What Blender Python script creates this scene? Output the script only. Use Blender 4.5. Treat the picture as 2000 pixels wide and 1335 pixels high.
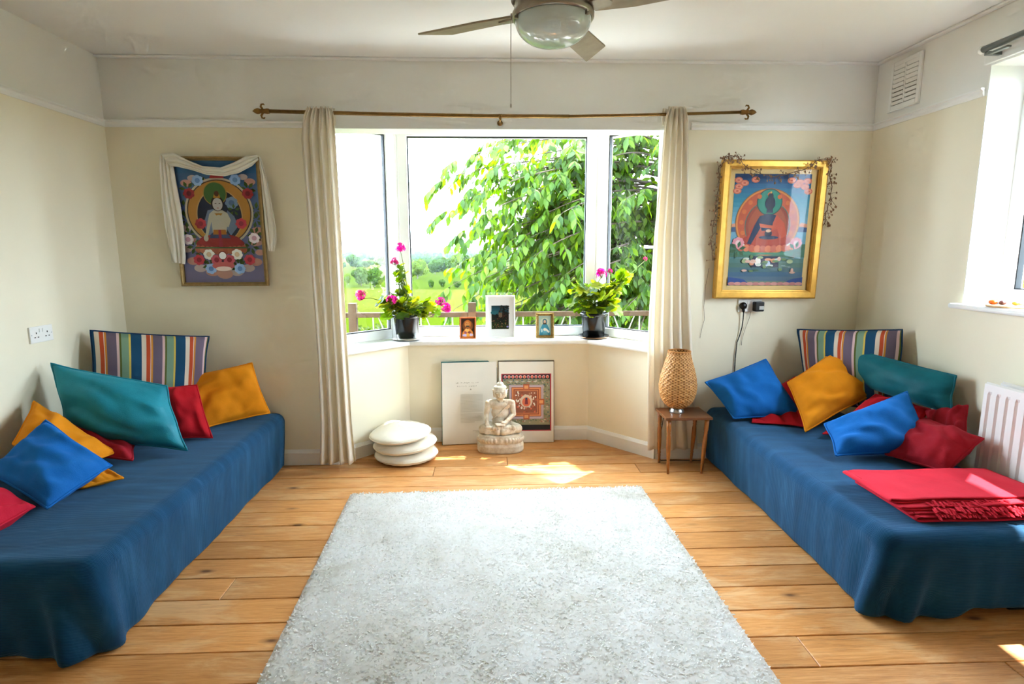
import bpy, bmesh, math, random
import numpy as np
from mathutils import Vector, Matrix, noise

for o in list(bpy.data.objects):
    bpy.data.objects.remove(o)
scn = bpy.context.scene
COL = scn.collection
PI = math.pi
rnd = random.Random(7)

# ------------------------------------------------------------------ camera
CAMLOC = Vector((0.0, -3.4908, 1.3192))
cam_d = bpy.data.cameras.new('camera')
cam_d.sensor_fit = 'HORIZONTAL'
cam_d.sensor_width = 36.0
cam_d.lens = 36.0 * 1119.75 / 2000.0
cam_d.clip_start = 0.05
cam_d.clip_end = 9000
cam = bpy.data.objects.new('camera', cam_d)
COL.objects.link(cam)
cf = Vector((0.03772219, 0.98701146, -0.15615827))
cr = Vector((0.99925072, -0.03861189, -0.00266687))
cu = Vector((0.0086618, 0.15594066, 0.98772845))
m3 = Matrix((cr, cu, -cf)).transposed()
cam.matrix_world = Matrix.Translation(CAMLOC) @ m3.to_4x4()
scn.camera = cam

# ------------------------------------------------------------------ world, sun, exposure
SKY = 16.0
wd = bpy.data.worlds.new('sky')
scn.world = wd
wd.use_nodes = True
wbg = wd.node_tree.nodes['Background']
wbg.inputs[0].default_value = (0.69, 0.855, 1.01, 1)
wbg.inputs[1].default_value = SKY
SUNDIR = Vector((0.44, 0.37, 1.0)).normalized()
sd = bpy.data.lights.new('sun', 'SUN')
sd.energy = 14.0
sd.angle = math.radians(0.6)
sd.color = (1.0, 0.95, 0.87)
sun = bpy.data.objects.new('sun', sd)
COL.objects.link(sun)
sun.rotation_euler = SUNDIR.to_track_quat('Z', 'Y').to_euler()
sun.location = (6, 6, 12)


def portal(name, loc, direction, w, h):
    """sampling guide at a window opening (emits nothing itself)"""
    d = bpy.data.lights.new(name, 'AREA')
    d.shape = 'RECTANGLE'
    d.size = w
    d.size_y = h
    d.cycles.is_portal = True
    o = bpy.data.objects.new(name, d)
    COL.objects.link(o)
    o.location = loc
    o.rotation_euler = (-Vector(direction)).to_track_quat('Z', 'Y').to_euler()


portal('bay_portal', (0.055, -0.0, 1.37), (0, -1, 0), 2.1, 1.32)
portal('side_portal', (2.31, -1.166, 1.60), (-1, 0, 0), 0.75, 1.12)

scn.view_settings.view_transform = 'Standard'
scn.view_settings.look = 'None'
scn.view_settings.exposure = 1.15
scn.view_settings.gamma = 1.0
scn.view_settings.use_curve_mapping = False
scn.cycles.diffuse_bounces = 5
scn.cycles.max_bounces = 9
scn.cycles.adaptive_threshold = 0.12
scn.cycles.adaptive_min_samples = 24
scn.cycles.transparent_max_bounces = 24
scn.cycles.sample_clamp_indirect = 12.0
scn.cycles.caustics_reflective = False
scn.cycles.caustics_refractive = False
scn.cycles.use_denoising = True


# ------------------------------------------------------------------ helpers
def lin(h):
    h = h.lstrip('#')
    out = []
    for i in (0, 2, 4):
        c = int(h[i:i + 2], 16) / 255
        out.append(c / 12.92 if c <= 0.04045 else ((c + 0.055) / 1.055) ** 2.4)
    return tuple(out)


def lerp(a, b, t):
    return a + (b - a) * t


def sstep(a, b, x):
    t = max(0.0, min(1.0, (x - a) / (b - a)))
    return t * t * (3 - 2 * t)


class N:
    """tiny node-tree builder"""

    def __init__(s, name):
        s.m = bpy.data.materials.new(name)
        s.m.use_nodes = True
        s.t = s.m.node_tree
        s.b = s.t.nodes['Principled BSDF']
        s.out = s.t.nodes['Material Output']

    def new(s, typ, **kw):
        n = s.t.nodes.new(typ)
        for k, v in kw.items():
            if k.startswith('i_'):
                n.inputs[k[2:].replace('_', ' ')].default_value = v
            else:
                setattr(n, k, v)
        return n

    def link(s, a, b):
        s.t.links.new(a, b)

    def coords(s, kind='Object', scale=(1, 1, 1), loc=None):
        tc = s.new('ShaderNodeTexCoord')
        mp = s.new('ShaderNodeMapping')
        s.link(tc.outputs[kind], mp.inputs['Vector'])
        mp.inputs['Scale'].default_value = scale
        return mp.outputs['Vector']

    def noise(s, vec, scale, detail=3, rough=0.55, dist=0.0):
        n = s.new('ShaderNodeTexNoise')
        n.inputs['Scale'].default_value = scale
        n.inputs['Detail'].default_value = detail
        n.inputs['Roughness'].default_value = rough
        n.inputs['Distortion'].default_value = dist
        if vec is not None:
            s.link(vec, n.inputs['Vector'])
        return n.outputs['Fac']

    def ramp(s, fac, stops):
        r = s.new('ShaderNodeValToRGB')
        e = r.color_ramp.elements
        while len(e) > 1:
            e.remove(e[-1])
        e[0].position = stops[0][0]
        e[0].color = (*stops[0][1], 1)
        for p, c in stops[1:]:
            q = e.new(p)
            q.color = (*c, 1)
        s.link(fac, r.inputs['Fac'])
        return r.outputs['Color']

    def mix(s, fac, a, b, mode='MIX'):
        n = s.new('ShaderNodeMix')
        n.data_type = 'RGBA'
        n.blend_type = mode
        for v, i in ((fac, 0), (a, 6), (b, 7)):
            if hasattr(v, 'is_output') or hasattr(v, 'links'):
                s.link(v, n.inputs[i])
            else:
                n.inputs[i].default_value = v if i == 0 else (*v, 1)
        return n.outputs[2]

    def math(s, op, a, b=None):
        n = s.new('ShaderNodeMath', operation=op)
        for v, i in ((a, 0), (b, 1)):
            if v is None:
                continue
            if hasattr(v, 'links'):
                s.link(v, n.inputs[i])
            else:
                n.inputs[i].default_value = v
        return n.outputs[0]

    def bump(s, h, strength=0.3, dist=0.01):
        n = s.new('ShaderNodeBump')
        n.inputs['Strength'].default_value = strength
        n.inputs['Distance'].default_value = dist
        s.link(h, n.inputs['Height'])
        s.link(n.outputs['Normal'], s.b.inputs['Normal'])

    def base(s, c):
        if hasattr(c, 'links'):
            s.link(c, s.b.inputs['Base Color'])
        else:
            s.b.inputs['Base Color'].default_value = (*c, 1)

    def set(s, **kw):
        for k, v in kw.items():
            s.b.inputs[k.replace('_', ' ')].default_value = v
        return s


def simple(name, col, rough=0.6, metal=0.0, spec=0.4, var=0.08, vscale=14, bump=0.0, bscale=60, coat=0.0, sheen=0.0):
    n = N(name)
    v = n.coords('Object')
    f = n.noise(v, vscale, 4)
    lo = tuple(c * (1 - var) for c in col)
    hi = tuple(min(1, c * (1 + var)) for c in col)
    n.base(n.ramp(f, [(0.3, lo), (0.7, hi)]))
    n.set(Roughness=rough, Metallic=metal)
    n.b.inputs['Specular IOR Level'].default_value = spec
    if coat:
        n.b.inputs['Coat Weight'].default_value = coat
    if sheen:
        n.b.inputs['Sheen Weight'].default_value = sheen
        n.b.inputs['Sheen Roughness'].default_value = 0.5
        n.b.inputs['Sheen Tint'].default_value = (*[min(1, c * 1.6 + 0.05) for c in col], 1)
    if bump:
        n.bump(n.noise(v, bscale, 3), bump, 0.004)
    return n.m


def vcol(name, rough=0.6, spec=0.35, coat=0.0):
    n = N(name)
    a = n.new('ShaderNodeVertexColor', layer_name='Col')
    v = n.coords('Object')
    n.base(n.mix(0.05, a.outputs['Color'], n.ramp(n.noise(v, 220, 3), [(0.35, (0.3, 0.3, 0.3)), (0.7, (1, 1, 1))]), 'MULTIPLY'))
    n.set(Roughness=rough)
    n.b.inputs['Specular IOR Level'].default_value = spec
    n.b.inputs['Coat Weight'].default_value = coat
    return n.m


class MB:
    """mesh collector (world coordinates)"""

    def __init__(s):
        s.v = []
        s.f = []
        s.c = []          # optional colour per face

    def add(s, vs, fs, col=None):
        k = len(s.v)
        s.v.extend([tuple(p) for p in vs])
        for f in fs:
            s.f.append(tuple(i + k for i in f))
            s.c.append(col)
        return s

    def box(s, a, b, col=None):
        (x0, y0, z0), (x1, y1, z1) = a, b
        return s.add([(x0, y0, z0), (x1, y0, z0), (x1, y1, z0), (x0, y1, z0), (x0, y0, z1), (x1, y0, z1), (x1, y1, z1), (x0, y1, z1)],
                     [(0, 3, 2, 1), (4, 5, 6, 7), (0, 1, 5, 4), (1, 2, 6, 5), (2, 3, 7, 6), (3, 0, 4, 7)], col)

    def obox(s, c, ax, ay, az, col=None):
        """oriented box: centre and three half-axis vectors"""
        c, ax, ay, az = map(Vector, (c, ax, ay, az))
        vs = [c + i * ax + j * ay + k * az for k in (-1, 1) for j in (-1, 1) for i in (-1, 1)]
        return s.add(vs, [(0, 2, 3, 1), (4, 5, 7, 6), (0, 1, 5, 4), (1, 3, 7, 5), (3, 2, 6, 7), (2, 0, 4, 6)], col)

    def prism(s, poly, z0, z1, col=None):
        n = len(poly)
        vs = [(x, y, z0) for x, y in poly] + [(x, y, z1) for x, y in poly]
        return s.add(vs, [tuple(range(n))[::-1], tuple(range(n, 2 * n))] + [(i, (i + 1) % n, n + (i + 1) % n, n + i) for i in range(n)], col)

    def lathe(s, prof, c=(0, 0, 0), n=24, axis=None, cap=True, col=None):
        """prof: list of (radius, height) along z (or along axis)"""
        c = Vector(c)
        az = Vector(axis).normalized() if axis is not None else Vector((0, 0, 1))
        ax = az.orthogonal().normalized() if axis is not None else Vector((1, 0, 0))
        ay = az.cross(ax)
        vs, fs = [], []
        for r, h in prof:
            for i in range(n):
                a = 2 * PI * i / n
                vs.append(c + az * h + ax * (r * math.cos(a)) + ay * (r * math.sin(a)))
        for j in range(len(prof) - 1):
            for i in range(n):
                fs.append((j * n + i, j * n + (i + 1) % n, (j + 1) * n + (i + 1) % n, (j + 1) * n + i))
        if cap:
            fs.append(tuple(range(n))[::-1])
            fs.append(tuple(range((len(prof) - 1) * n, len(prof) * n)))
        return s.add(vs, fs, col)

    def tube(s, pts, r, n=8, col=None, cap=True):
        pts = [Vector(p) for p in pts]
        m = len(pts)
        rs = r if isinstance(r, (list, tuple)) else [r] * m
        vs, fs = [], []
        prev = None
        for i, p in enumerate(pts):
            t = (pts[min(i + 1, m - 1)] - pts[max(i - 1, 0)])
            t = t.normalized() if t.length > 1e-9 else Vector((0, 0, 1))
            u = t.orthogonal().normalized() if prev is None else (prev - t * prev.dot(t))
            u = u.normalized() if u.length > 1e-6 else t.orthogonal().normalized()
            prev = u
            w = t.cross(u)
            for k in range(n):
                a = 2 * PI * k / n
                vs.append(p + (u * math.cos(a) + w * math.sin(a)) * rs[i])
        for i in range(m - 1):
            for k in range(n):
                fs.append((i * n + k, i * n + (k + 1) % n, (i + 1) * n + (k + 1) % n, (i + 1) * n + k))
        if cap:
            fs.append(tuple(range(n))[::-1])
            fs.append(tuple(range((m - 1) * n, m * n)))
        return s.add(vs, fs, col)

    def grid(s, fn, nu, nv, col=None, flip=False, closed_u=False):
        """fn(u,v) -> point, u,v in 0..1"""
        vs = []
        for j in range(nv + 1):
            for i in range(nu if closed_u else nu + 1):
                vs.append(fn(i / nu, j / nv))
        W = nu if closed_u else nu + 1
        fs = []
        for j in range(nv):
            for i in range(nu):
                a, b = j * W + i, j * W + (i + 1) % W
                q = (a, b, b + W, a + W)
                fs.append(q[::-1] if flip else q)
        return s.add(vs, fs, col)

    def ball(s, c, r, seg=12, rings=8, col=None, sc=(1, 1, 1)):
        c = Vector(c)
        vs = [c + Vector((0, 0, -r * sc[2]))]
        fs = []
        for j in range(1, rings):
            t = PI * j / rings - PI / 2
            for i in range(seg):
                a = 2 * PI * i / seg
                vs.append(c + Vector((r * sc[0] * math.cos(t) * math.cos(a), r * sc[1] * math.cos(t) * math.sin(a), r * sc[2] * math.sin(t))))
        vs.append(c + Vector((0, 0, r * sc[2])))
        for i in range(seg):
            fs.append((0, 1 + (i + 1) % seg, 1 + i))
        for j in range(rings - 2):
            for i in range(seg):
                a = 1 + j * seg
                fs.append((a + i, a + (i + 1) % seg, a + seg + (i + 1) % seg, a + seg + i))
        a = 1 + (rings - 2) * seg
        for i in range(seg):
            fs.append((a + i, a + (i + 1) % seg, len(vs) - 1))
        return s.add(vs, fs, col)

    def mesh(s, name, org=(0, 0, 0), smooth=False, weld=False):
        me = bpy.data.meshes.new(name)
        o = Vector(org)
        me.from_pydata([(p[0] - o.x, p[1] - o.y, p[2] - o.z) for p in s.v], [], s.f)
        if any(c is not None for c in s.c):
            at = me.color_attributes.new('Col', 'FLOAT_COLOR', 'CORNER')
            k = 0
            arr = np.ones((len(me.loops), 4), dtype=np.float32)
            for f, c in zip(s.f, s.c):
                if c is not None:
                    arr[k:k + len(f), :3] = c
                k += len(f)
            at.data.foreach_set('color', arr.ravel())
        if weld:
            bm = bmesh.new()
            bm.from_mesh(me)
            bmesh.ops.remove_doubles(bm, verts=bm.verts, dist=1e-5)
            bm.to_mesh(me)
            bm.free()
        if smooth:
            me.polygons.foreach_set('use_smooth', [True] * len(me.polygons))
        me.update()
        return me

    def build(s, name, mat, parent=None, org=None, smooth=False, bevel=0.0, weld=False, solid=0.0, autosmooth=False, sub=0):
        if parent is not None:
            org = root_of(parent).location
        elif org is None:
            v = np.array(s.v)
            org = ((v[:, 0].min() + v[:, 0].max()) / 2, (v[:, 1].min() + v[:, 1].max()) / 2, v[:, 2].min())
        me = s.mesh(name, org, smooth, weld)
        me.materials.append(mat)
        ob = bpy.data.objects.new(name, me)
        COL.objects.link(ob)
        if parent is not None:
            ob.parent = parent
        else:
            ob.location = org
        if solid:
            md = ob.modifiers.new('thick', 'SOLIDIFY')
            md.thickness = solid
            md.offset = 0
        if sub:
            md = ob.modifiers.new('sub', 'SUBSURF')
            md.levels = md.render_levels = sub
        if bevel:
            md = ob.modifiers.new('bevel', 'BEVEL')
            md.width = bevel
            md.segments = 2
            md.limit_method = 'ANGLE'
            md.angle_limit = math.radians(40)
            if autosmooth:
                md.harden_normals = False
        return ob


def root_of(o):
    while o.parent is not None:
        o = o.parent
    return o


def tag(o, label, cat=None, group=None, kind=None):
    o['label'] = label
    if cat:
        o['category'] = cat
    if group:
        o['group'] = group
    if kind:
        o['kind'] = kind
    return o


def thing(name, label, cat, loc, group=None):
    o = bpy.data.objects.new(name, None)
    o.empty_display_size = 0.05
    COL.objects.link(o)
    o.location = loc
    return tag(o, label, cat, group)


def struct(ob, label):
    ob['kind'] = 'structure'
    ob['label'] = label
    return ob


def offset_line(pts, d):
    """offset an open 2D polyline to its left by d with mitred corners"""
    out = []
    n = len(pts)
    nrm = []
    for i in range(n - 1):
        a, b = Vector(pts[i]), Vector(pts[i + 1])
        t = (b - a).normalized()
        nrm.append(Vector((-t.y, t.x)))
    for i in range(n):
        if i == 0:
            m = nrm[0]
            k = 1.0
        elif i == n - 1:
            m = nrm[-1]
            k = 1.0
        else:
            m = (nrm[i - 1] + nrm[i]).normalized()
            k = 1.0 / m.dot(nrm[i])
        p = Vector(pts[i]) + m * (d * k)
        out.append((p.x, p.y))
    return out


# ------------------------------------------------------------------ dimensions
XL, XR, YR, ZC = -2.177, 2.2955, -5.6, 2.40
ZRAIL0, ZRAIL1 = 2.022, 2.060
OXL, OXR, OZ = -0.955, 1.052, 2.025       # bay opening in the back wall
BL, BR, BY = -0.565, 0.683, 0.41          # inner corners of the bay
ZS = 0.72                                 # bay sill
bay = [(OXR, 0.0), (BR, BY), (BL, BY), (OXL, 0.0)]     # right to left: left side of the line is outside? (checked by offset sign)

# ------------------------------------------------------------------ materials: surfaces
CREAM = lin('f3ebd2')
WHITE = lin('f1f0ea')


def wall_paint():
    n = N('wall_paint')
    g = n.new('ShaderNodeNewGeometry')
    sp = n.new('ShaderNodeSeparateXYZ')
    n.link(g.outputs['Position'], sp.inputs[0])
    f = n.math('GREATER_THAN', sp.outputs['Z'], ZRAIL0)
    v = n.coords('Object')
    cr_ = n.ramp(n.noise(v, 3.0, 4), [(0.3, tuple(c * 0.965 for c in CREAM)), (0.7, CREAM)])
    wh = n.ramp(n.noise(v, 2.5, 4), [(0.3, tuple(c * 0.965 for c in WHITE)), (0.7, WHITE)])
    n.base(n.mix(f, cr_, wh))
    n.set(Roughness=0.75)
    n.b.inputs['Specular IOR Level'].default_value = 0.25
    n.bump(n.noise(v, 45, 5, 0.6), 0.10, 0.004)
    return n.m


M_WALL = wall_paint()
M_CEIL = simple('ceiling_paint', lin('f0efec'), 0.85, var=0.015, vscale=2, bump=0.06, bscale=30, spec=0.2)
M_CREAM = simple('cream_paint', CREAM, 0.7, var=0.02, vscale=3, bump=0.08, bscale=50, spec=0.25)
M_WHITE = simple('white_gloss_paint', lin('f2f2ee'), 0.35, var=0.02, vscale=5, spec=0.45)
M_UPVC = simple('white_upvc', lin('f3f3f0'), 0.25, var=0.01, vscale=4, spec=0.5)
M_SEAL = simple('black_rubber', lin('15181a'), 0.6, var=0.1)
M_DARK = simple('dark_gap', lin('2a1c10'), 0.9, var=0.1)


def pine():
    n = N('pine_floorboard')
    oi = n.new('ShaderNodeObjectInfo')
    g = n.new('ShaderNodeNewGeometry')
    comb = n.new('ShaderNodeCombineXYZ')
    r50 = n.math('MULTIPLY', oi.outputs['Random'], 37.0)
    n.link(r50, comb.inputs[0])
    n.link(n.math('MULTIPLY', oi.outputs['Random'], 91.0), comb.inputs[2])
    add = n.new('ShaderNodeVectorMath', operation='ADD')
    n.link(g.outputs['Position'], add.inputs[0])
    n.link(comb.outputs[0], add.inputs[1])

    def mp(scale):
        m = n.new('ShaderNodeMapping')
        m.inputs['Scale'].default_value = scale
        n.link(add.outputs[0], m.inputs['Vector'])
        return m.outputs['Vector']
    grain = n.noise(mp((1.6, 30, 1)), 3.0, 7, 0.68, 1.2)
    fine = n.noise(mp((4, 150, 1)), 3.0, 4, 0.6)
    col = n.ramp(grain, [(0.22, lin('9c5a26')), (0.48, lin('d28e48')), (0.75, lin('eab074'))])
    col = n.mix(0.35, col, n.ramp(fine, [(0.3, lin('8a5022')), (0.7, lin('eab276'))]), 'MIX')
    # board to board tone
    tone = n.ramp(oi.outputs['Random'], [(0.0, (0.78, 0.74, 0.68)), (0.5, (0.98, 0.97, 0.95)), (1.0, (1.12, 1.10, 1.05))])
    col = n.mix(1.0, col, tone, 'MULTIPLY')
    # worn, paler patches
    worn = n.noise(mp((1.1, 3.2, 1)), 2.6, 7, 0.68, 0.5)
    wf = n.ramp(worn, [(0.50, (0, 0, 0)), (0.62, (0.75, 0.75, 0.75))])
    col = n.mix(n.math('MULTIPLY', wf, 0.42), col, lin('e8c898'))
    # darker grubby stains
    st = n.noise(mp((0.8, 5.0, 1)), 3.4, 6, 0.7, 0.3)
    sf = n.ramp(st, [(0.60, (0, 0, 0)), (0.72, (1, 1, 1))])
    col = n.mix(n.math('MULTIPLY', sf, 0.45), col, lin('7a5a3c'))
    # knots
    vo = n.new('ShaderNodeTexVoronoi')
    vo.inputs['Scale'].default_value = 1.0
    vo.inputs['Randomness'].default_value = 1.0
    n.link(mp((3.0, 6.7, 0)), vo.inputs['Vector'])
    kn = n.ramp(vo.outputs['Distance'], [(0.045, (1, 1, 1)), (0.085, (0.4, 0.4, 0.4)), (0.15, (0, 0, 0))])
    col = n.mix(n.math('MULTIPLY', kn, 0.85), col, lin('4d2712'))
    n.base(col)
    n.set(Roughness=0.42)
    n.b.inputs['Specular IOR Level'].default_value = 0.35
    rr = n.ramp(worn, [(0.35, (0.34, 0.34, 0.34)), (0.7, (0.6, 0.6, 0.6))])
    n.link(rr, n.b.inputs['Roughness'])
    n.bump(n.math('ADD', grain, n.math('MULTIPLY', fine, 0.5)), 0.12, 0.003)
    return n.m


M_PINE = pine()


def glass_thin(name='window_glass', tint=(1, 1, 1), ior=1.45):
    m = bpy.data.materials.new(name)
    m.use_nodes = True
    t = m.node_tree
    t.nodes.clear()
    out = t.nodes.new('ShaderNodeOutputMaterial')
    mx = t.nodes.new('ShaderNodeMixShader')
    tr = t.nodes.new('ShaderNodeBsdfTransparent')
    tr.inputs[0].default_value = (*tint, 1)
    gl = t.nodes.new('ShaderNodeBsdfGlossy')
    gl.inputs['Roughness'].default_value = 0.01
    fr = t.nodes.new('ShaderNodeFresnel')
    fr.inputs[0].default_value = ior
    t.links.new(fr.outputs[0], mx.inputs[0])
    t.links.new(tr.outputs[0], mx.inputs[1])
    t.links.new(gl.outputs[0], mx.inputs[2])
    t.links.new(mx.outputs[0], out.inputs[0])
    return m


M_GLASS = glass_thin()

# ------------------------------------------------------------------ floor with boards
f = MB().box((XL - 0.1, YR - 0.1, -0.06), (XR + 0.1, 0.15, -0.021)).box((OXL - .1, 0.15, -0.06), (OXR + .1, 0.50, -0.021))
FLOOR = struct(f.build('floor', M_DARK, org=(0, 0, 0)), 'worn honey-coloured pine plank floor')
PITCH = 0.1496
y0 = -1.874
ks = range(-26, 16)
joints = {0: [1.05], -1: [1.66], 3: [-1.05], 5: [0.35], 8: [-0.2], 11: [-0.35, 0.9], 12: [0.1]}


def board_mesh(w, d):
    b = 0.002
    hw, hd = w / 2, d / 2
    vs = [(-hw, -hd, -0.021), (hw, -hd, -0.021), (hw, hd, -0.021), (-hw, hd, -0.021),
          (-hw, -hd, -b), (hw, -hd, -b), (hw, hd, -b), (-hw, hd, -b),
          (-hw + b, -hd + b, 0), (hw - b, -hd + b, 0), (hw - b, hd - b, 0), (-hw + b, hd - b, 0)]
    fs = [(0, 3, 2, 1), (8, 9, 10, 11)]
    for k in (0, 4):
        for i in range(4):
            fs.append((k + i, k + (i + 1) % 4, k + 4 + (i + 1) % 4, k + 4 + i))
    me = bpy.data.meshes.new('floorboard')
    me.from_pydata(vs, [], fs)
    me.materials.append(M_PINE)
    return me


bcache = {}
for k in ks:
    yc = y0 + (k + 0.5) * PITCH
    if yc < YR + 0.05 or yc > 0.47:
        continue
    xa, xb = (XL, XR) if yc < 0.02 else (OXL - 0.05, OXR + 0.05)
    cuts = [xa] + [c for c in sorted(joints.get(k, [])) if xa < c < xb] + [xb]
    for a, b in zip(cuts, cuts[1:]):
        w = round(b - a - 0.0025, 4)
        if w not in bcache:
            bcache[w] = board_mesh(w, PITCH - 0.0042)
        ob = bpy.data.objects.new('floorboard', bcache[w])
        COL.objects.link(ob)
        ob.location = ((a + b) / 2, yc + rnd.uniform(-0.0006, 0.0006), rnd.uniform(-0.0012, 0.0006))
        ob.parent = FLOOR

# ------------------------------------------------------------------ walls and ceiling
T = 0.16
w = MB()
w.box((XL - T, 0, 0), (OXL, T, ZC)).box((OXR, 0, 0), (XR + T, T, ZC)).box((OXL, 0, OZ), (OXR, T, ZC))
struct(w.build('wall_back', M_WALL, org=(0, 0, 0)), 'cream back wall with the bay opening and a white band above the rail')
struct(MB().box((XL - T, YR, 0), (XL, 0, ZC)).build('wall_left', M_WALL, org=(XL, 0, 0)), 'cream left wall with white band above the picture rail')
WY0, WY1, WZ0, WZ1 = -1.54, -0.792, 1.045, 2.154
TW = 0.24
w = MB()
w.box((XR, YR, 0), (XR + TW, WY0, ZC)).box((XR, WY1, 0), (XR + TW, 0, ZC)).box((XR, WY0, 0), (XR + TW, WY1, WZ0)).box((XR, WY0, WZ1), (XR + TW, WY1, ZC))
struct(w.build('wall_right', M_WALL, org=(XR, 0, 0)), 'cream right wall with the side window opening')
struct(MB().box((XL - T, YR - T, 0), (XR + T, YR, ZC)).build('wall_rear', M_WALL, org=(0, YR, 0)), 'cream wall behind the camera')
struct(MB().box((XL - T, YR - T, ZC), (XR + TW, T, ZC + 0.1)).build('ceiling', M_CEIL, org=(0, 0, ZC)), 'white painted ceiling')
# narrow bead where the ceiling meets the walls
struct(MB().box((XL, -0.035, ZC - 0.012), (XR, 0, ZC)).build('trim_1', M_CEIL, bevel=0.004), 'thin white bead along the ceiling above the bay')
struct(MB().box((XR - 0.03, YR, ZC - 0.012), (XR, -0.035, ZC)).build('trim_2', M_CEIL, bevel=0.004), 'thin white bead along the ceiling above the side window')

# white reveal lining of the side window
rv = MB()
e = 0.004
rv.box((XR + 0.001, WY1 - e, WZ0), (XR + TW, WY1 + 0.001, WZ1)).box((XR + 0.001, WY0 - 0.001, WZ0), (XR + TW, WY0 + e, WZ1)).box((XR + 0.001, WY0, WZ1 - e), (XR + TW, WY1, WZ1 + .001))
struct(rv.build('trim_3', M_WHITE, org=(XR, -1.7, WZ0)), 'white plastered reveal of the side window')

# bay: dwarf walls under the sill, inner face = bay polyline
outer = offset_line(bay, 0.27) if offset_line(bay, 0.27)[1][1] > BY else offset_line(bay, -0.27)
SG = 1 if offset_line(bay, 0.1)[1][1] > BY else -1


def off(d):
    return offset_line(bay, SG * d)


def strip(d0, d1, z0, z1, mb=None, ext=0.0):
    """solid band following the bay between two offsets"""
    mb = mb or MB()
    a, b = off(d0), off(d1)
    for i in range(3):
        mb.prism([a[i], b[i], b[i + 1], a[i + 1]] if SG < 0 else [a[i], a[i + 1], b[i + 1], b[i]], z0, z1)
    return mb


struct(strip(0.0, 0.26, -0.06, ZS - 0.03).build('wall_bay', M_CREAM, org=(0.05, 0.41, 0), weld=True), 'cream low wall of the bay below the window sill')
struct(strip(-0.042, 0.24, ZS - 0.032, ZS).build('trim_4', M_WHITE, org=(0.05, 0.4, ZS), weld=True, bevel=0.010), 'white painted window sill running round the bay')
# bay head and roof
hd = strip(0.10, 0.27, 2.10, 2.25)
struct(hd.build('wall_bay_head', M_WHITE, org=(0.05, 0.4, 2.1)), 'white lintel above the bay windows')
o2 = off(0.42)
roof = MB().prism([(OXR + 0.40, 0.13), (OXR + 0.40, 0.30), o2[1], o2[2], (OXL - 0.40, 0.30), (OXL - 0.40, 0.13)], 2.10 + 0.021, 2.32)
struct(roof.build('ceiling_bay', M_WHITE, org=(0.05, 0.3, 2.12)), 'white ceiling and flat roof over the bay')
# reveal sides + soffit board of the opening
sf = MB()
sf.box((OXL, 0.001, OZ - 0.004), (OXR, 0.16, OZ + 0.001))
struct(sf.build('trim_5', M_WHITE, org=(0, 0.08, OZ)), 'white soffit of the bay opening')


# skirting boards
def skirting(pts, name, label, h=0.098, t=0.016):
    mb = MB()
    prof = [(0, 0), (t, 0), (t, h - 0.02), (t * 0.45, h - 0.004), (t * 0.3, h), (0, h)]
    for a, b in zip(pts, pts[1:]):
        a, b = Vector((*a, 0)), Vector((*b, 0))
        tdir = (b - a).normalized()
        nr = Vector((tdir.y, -tdir.x, 0))
        n = len(prof)
        vs = [a + nr * q[0] + Vector((0, 0, q[1])) for q in prof] + [b + nr * q[0] + Vector((0, 0, q[1])) for q in prof]
        mb.add(vs, [tuple(range(n))[::-1], tuple(range(n, 2 * n))] + [(i, (i + 1) % n, n + (i + 1) % n, n + i) for i in range(n)])
    struct(mb.build(name, M_WHITE, org=(pts[0][0], pts[0][1], 0)), label)


skirting([(XL, 0), (OXL, 0)], 'baseboard_back', 'white skirting on the back wall left of the bay')
skirting([(OXR, 0), (XR, 0)], 'baseboard_back_right', 'white skirting on the back wall right of the bay')
skirting([(OXL, 0), (BL, BY), (BR, BY), (OXR, 0)], 'baseboard_bay', 'white skirting running round the bay')
skirting([(XL, YR), (XL, 0)], 'baseboard_left', 'white skirting on the left wall')
skirting([(XR, 0), (XR, YR)], 'baseboard_right', 'white skirting on the right wall')


def rail(a, b, name, label):
    mb = MB()
    prof = [(0, ZRAIL0), (0.006, ZRAIL0), (0.012, ZRAIL0 + 0.012), (0.012, ZRAIL1 - 0.014), (0.022, ZRAIL1 - 0.008), (0.022, ZRAIL1 - .002), (0.016, ZRAIL1), (0, ZRAIL1)]
    a, b = Vector((*a, 0)), Vector((*b, 0))
    td = (b - a).normalized()
    nr = Vector((td.y, -td.x, 0))
    n = len(prof)
    vs = [a + nr * q[0] + Vector((0, 0, q[1])) for q in prof] + [b + nr * q[0] + Vector((0, 0, q[1])) for q in prof]
    mb.add(vs, [tuple(range(n))[::-1], tuple(range(n, 2 * n))] + [(i, (i + 1) % n, n + (i + 1) % n, n + i) for i in range(n)])
    struct(mb.build(name, M_WHITE, org=(*a.xy, ZRAIL0)), label)


rail((XL, 0), (OXL - 0.02, 0), 'trim_6', 'white picture rail on the back wall left of the bay')
rail((OXR + 0.14, 0), (XR, 0), 'trim_7', 'white picture rail on the back wall right of the bay')
rail((XL, YR), (XL, 0), 'trim_8', 'white picture rail on the left wall')
rail((XR, 0), (XR, WY1 + 0.012), 'trim_9', 'white picture rail on the right wall stopping at the window')


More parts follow.
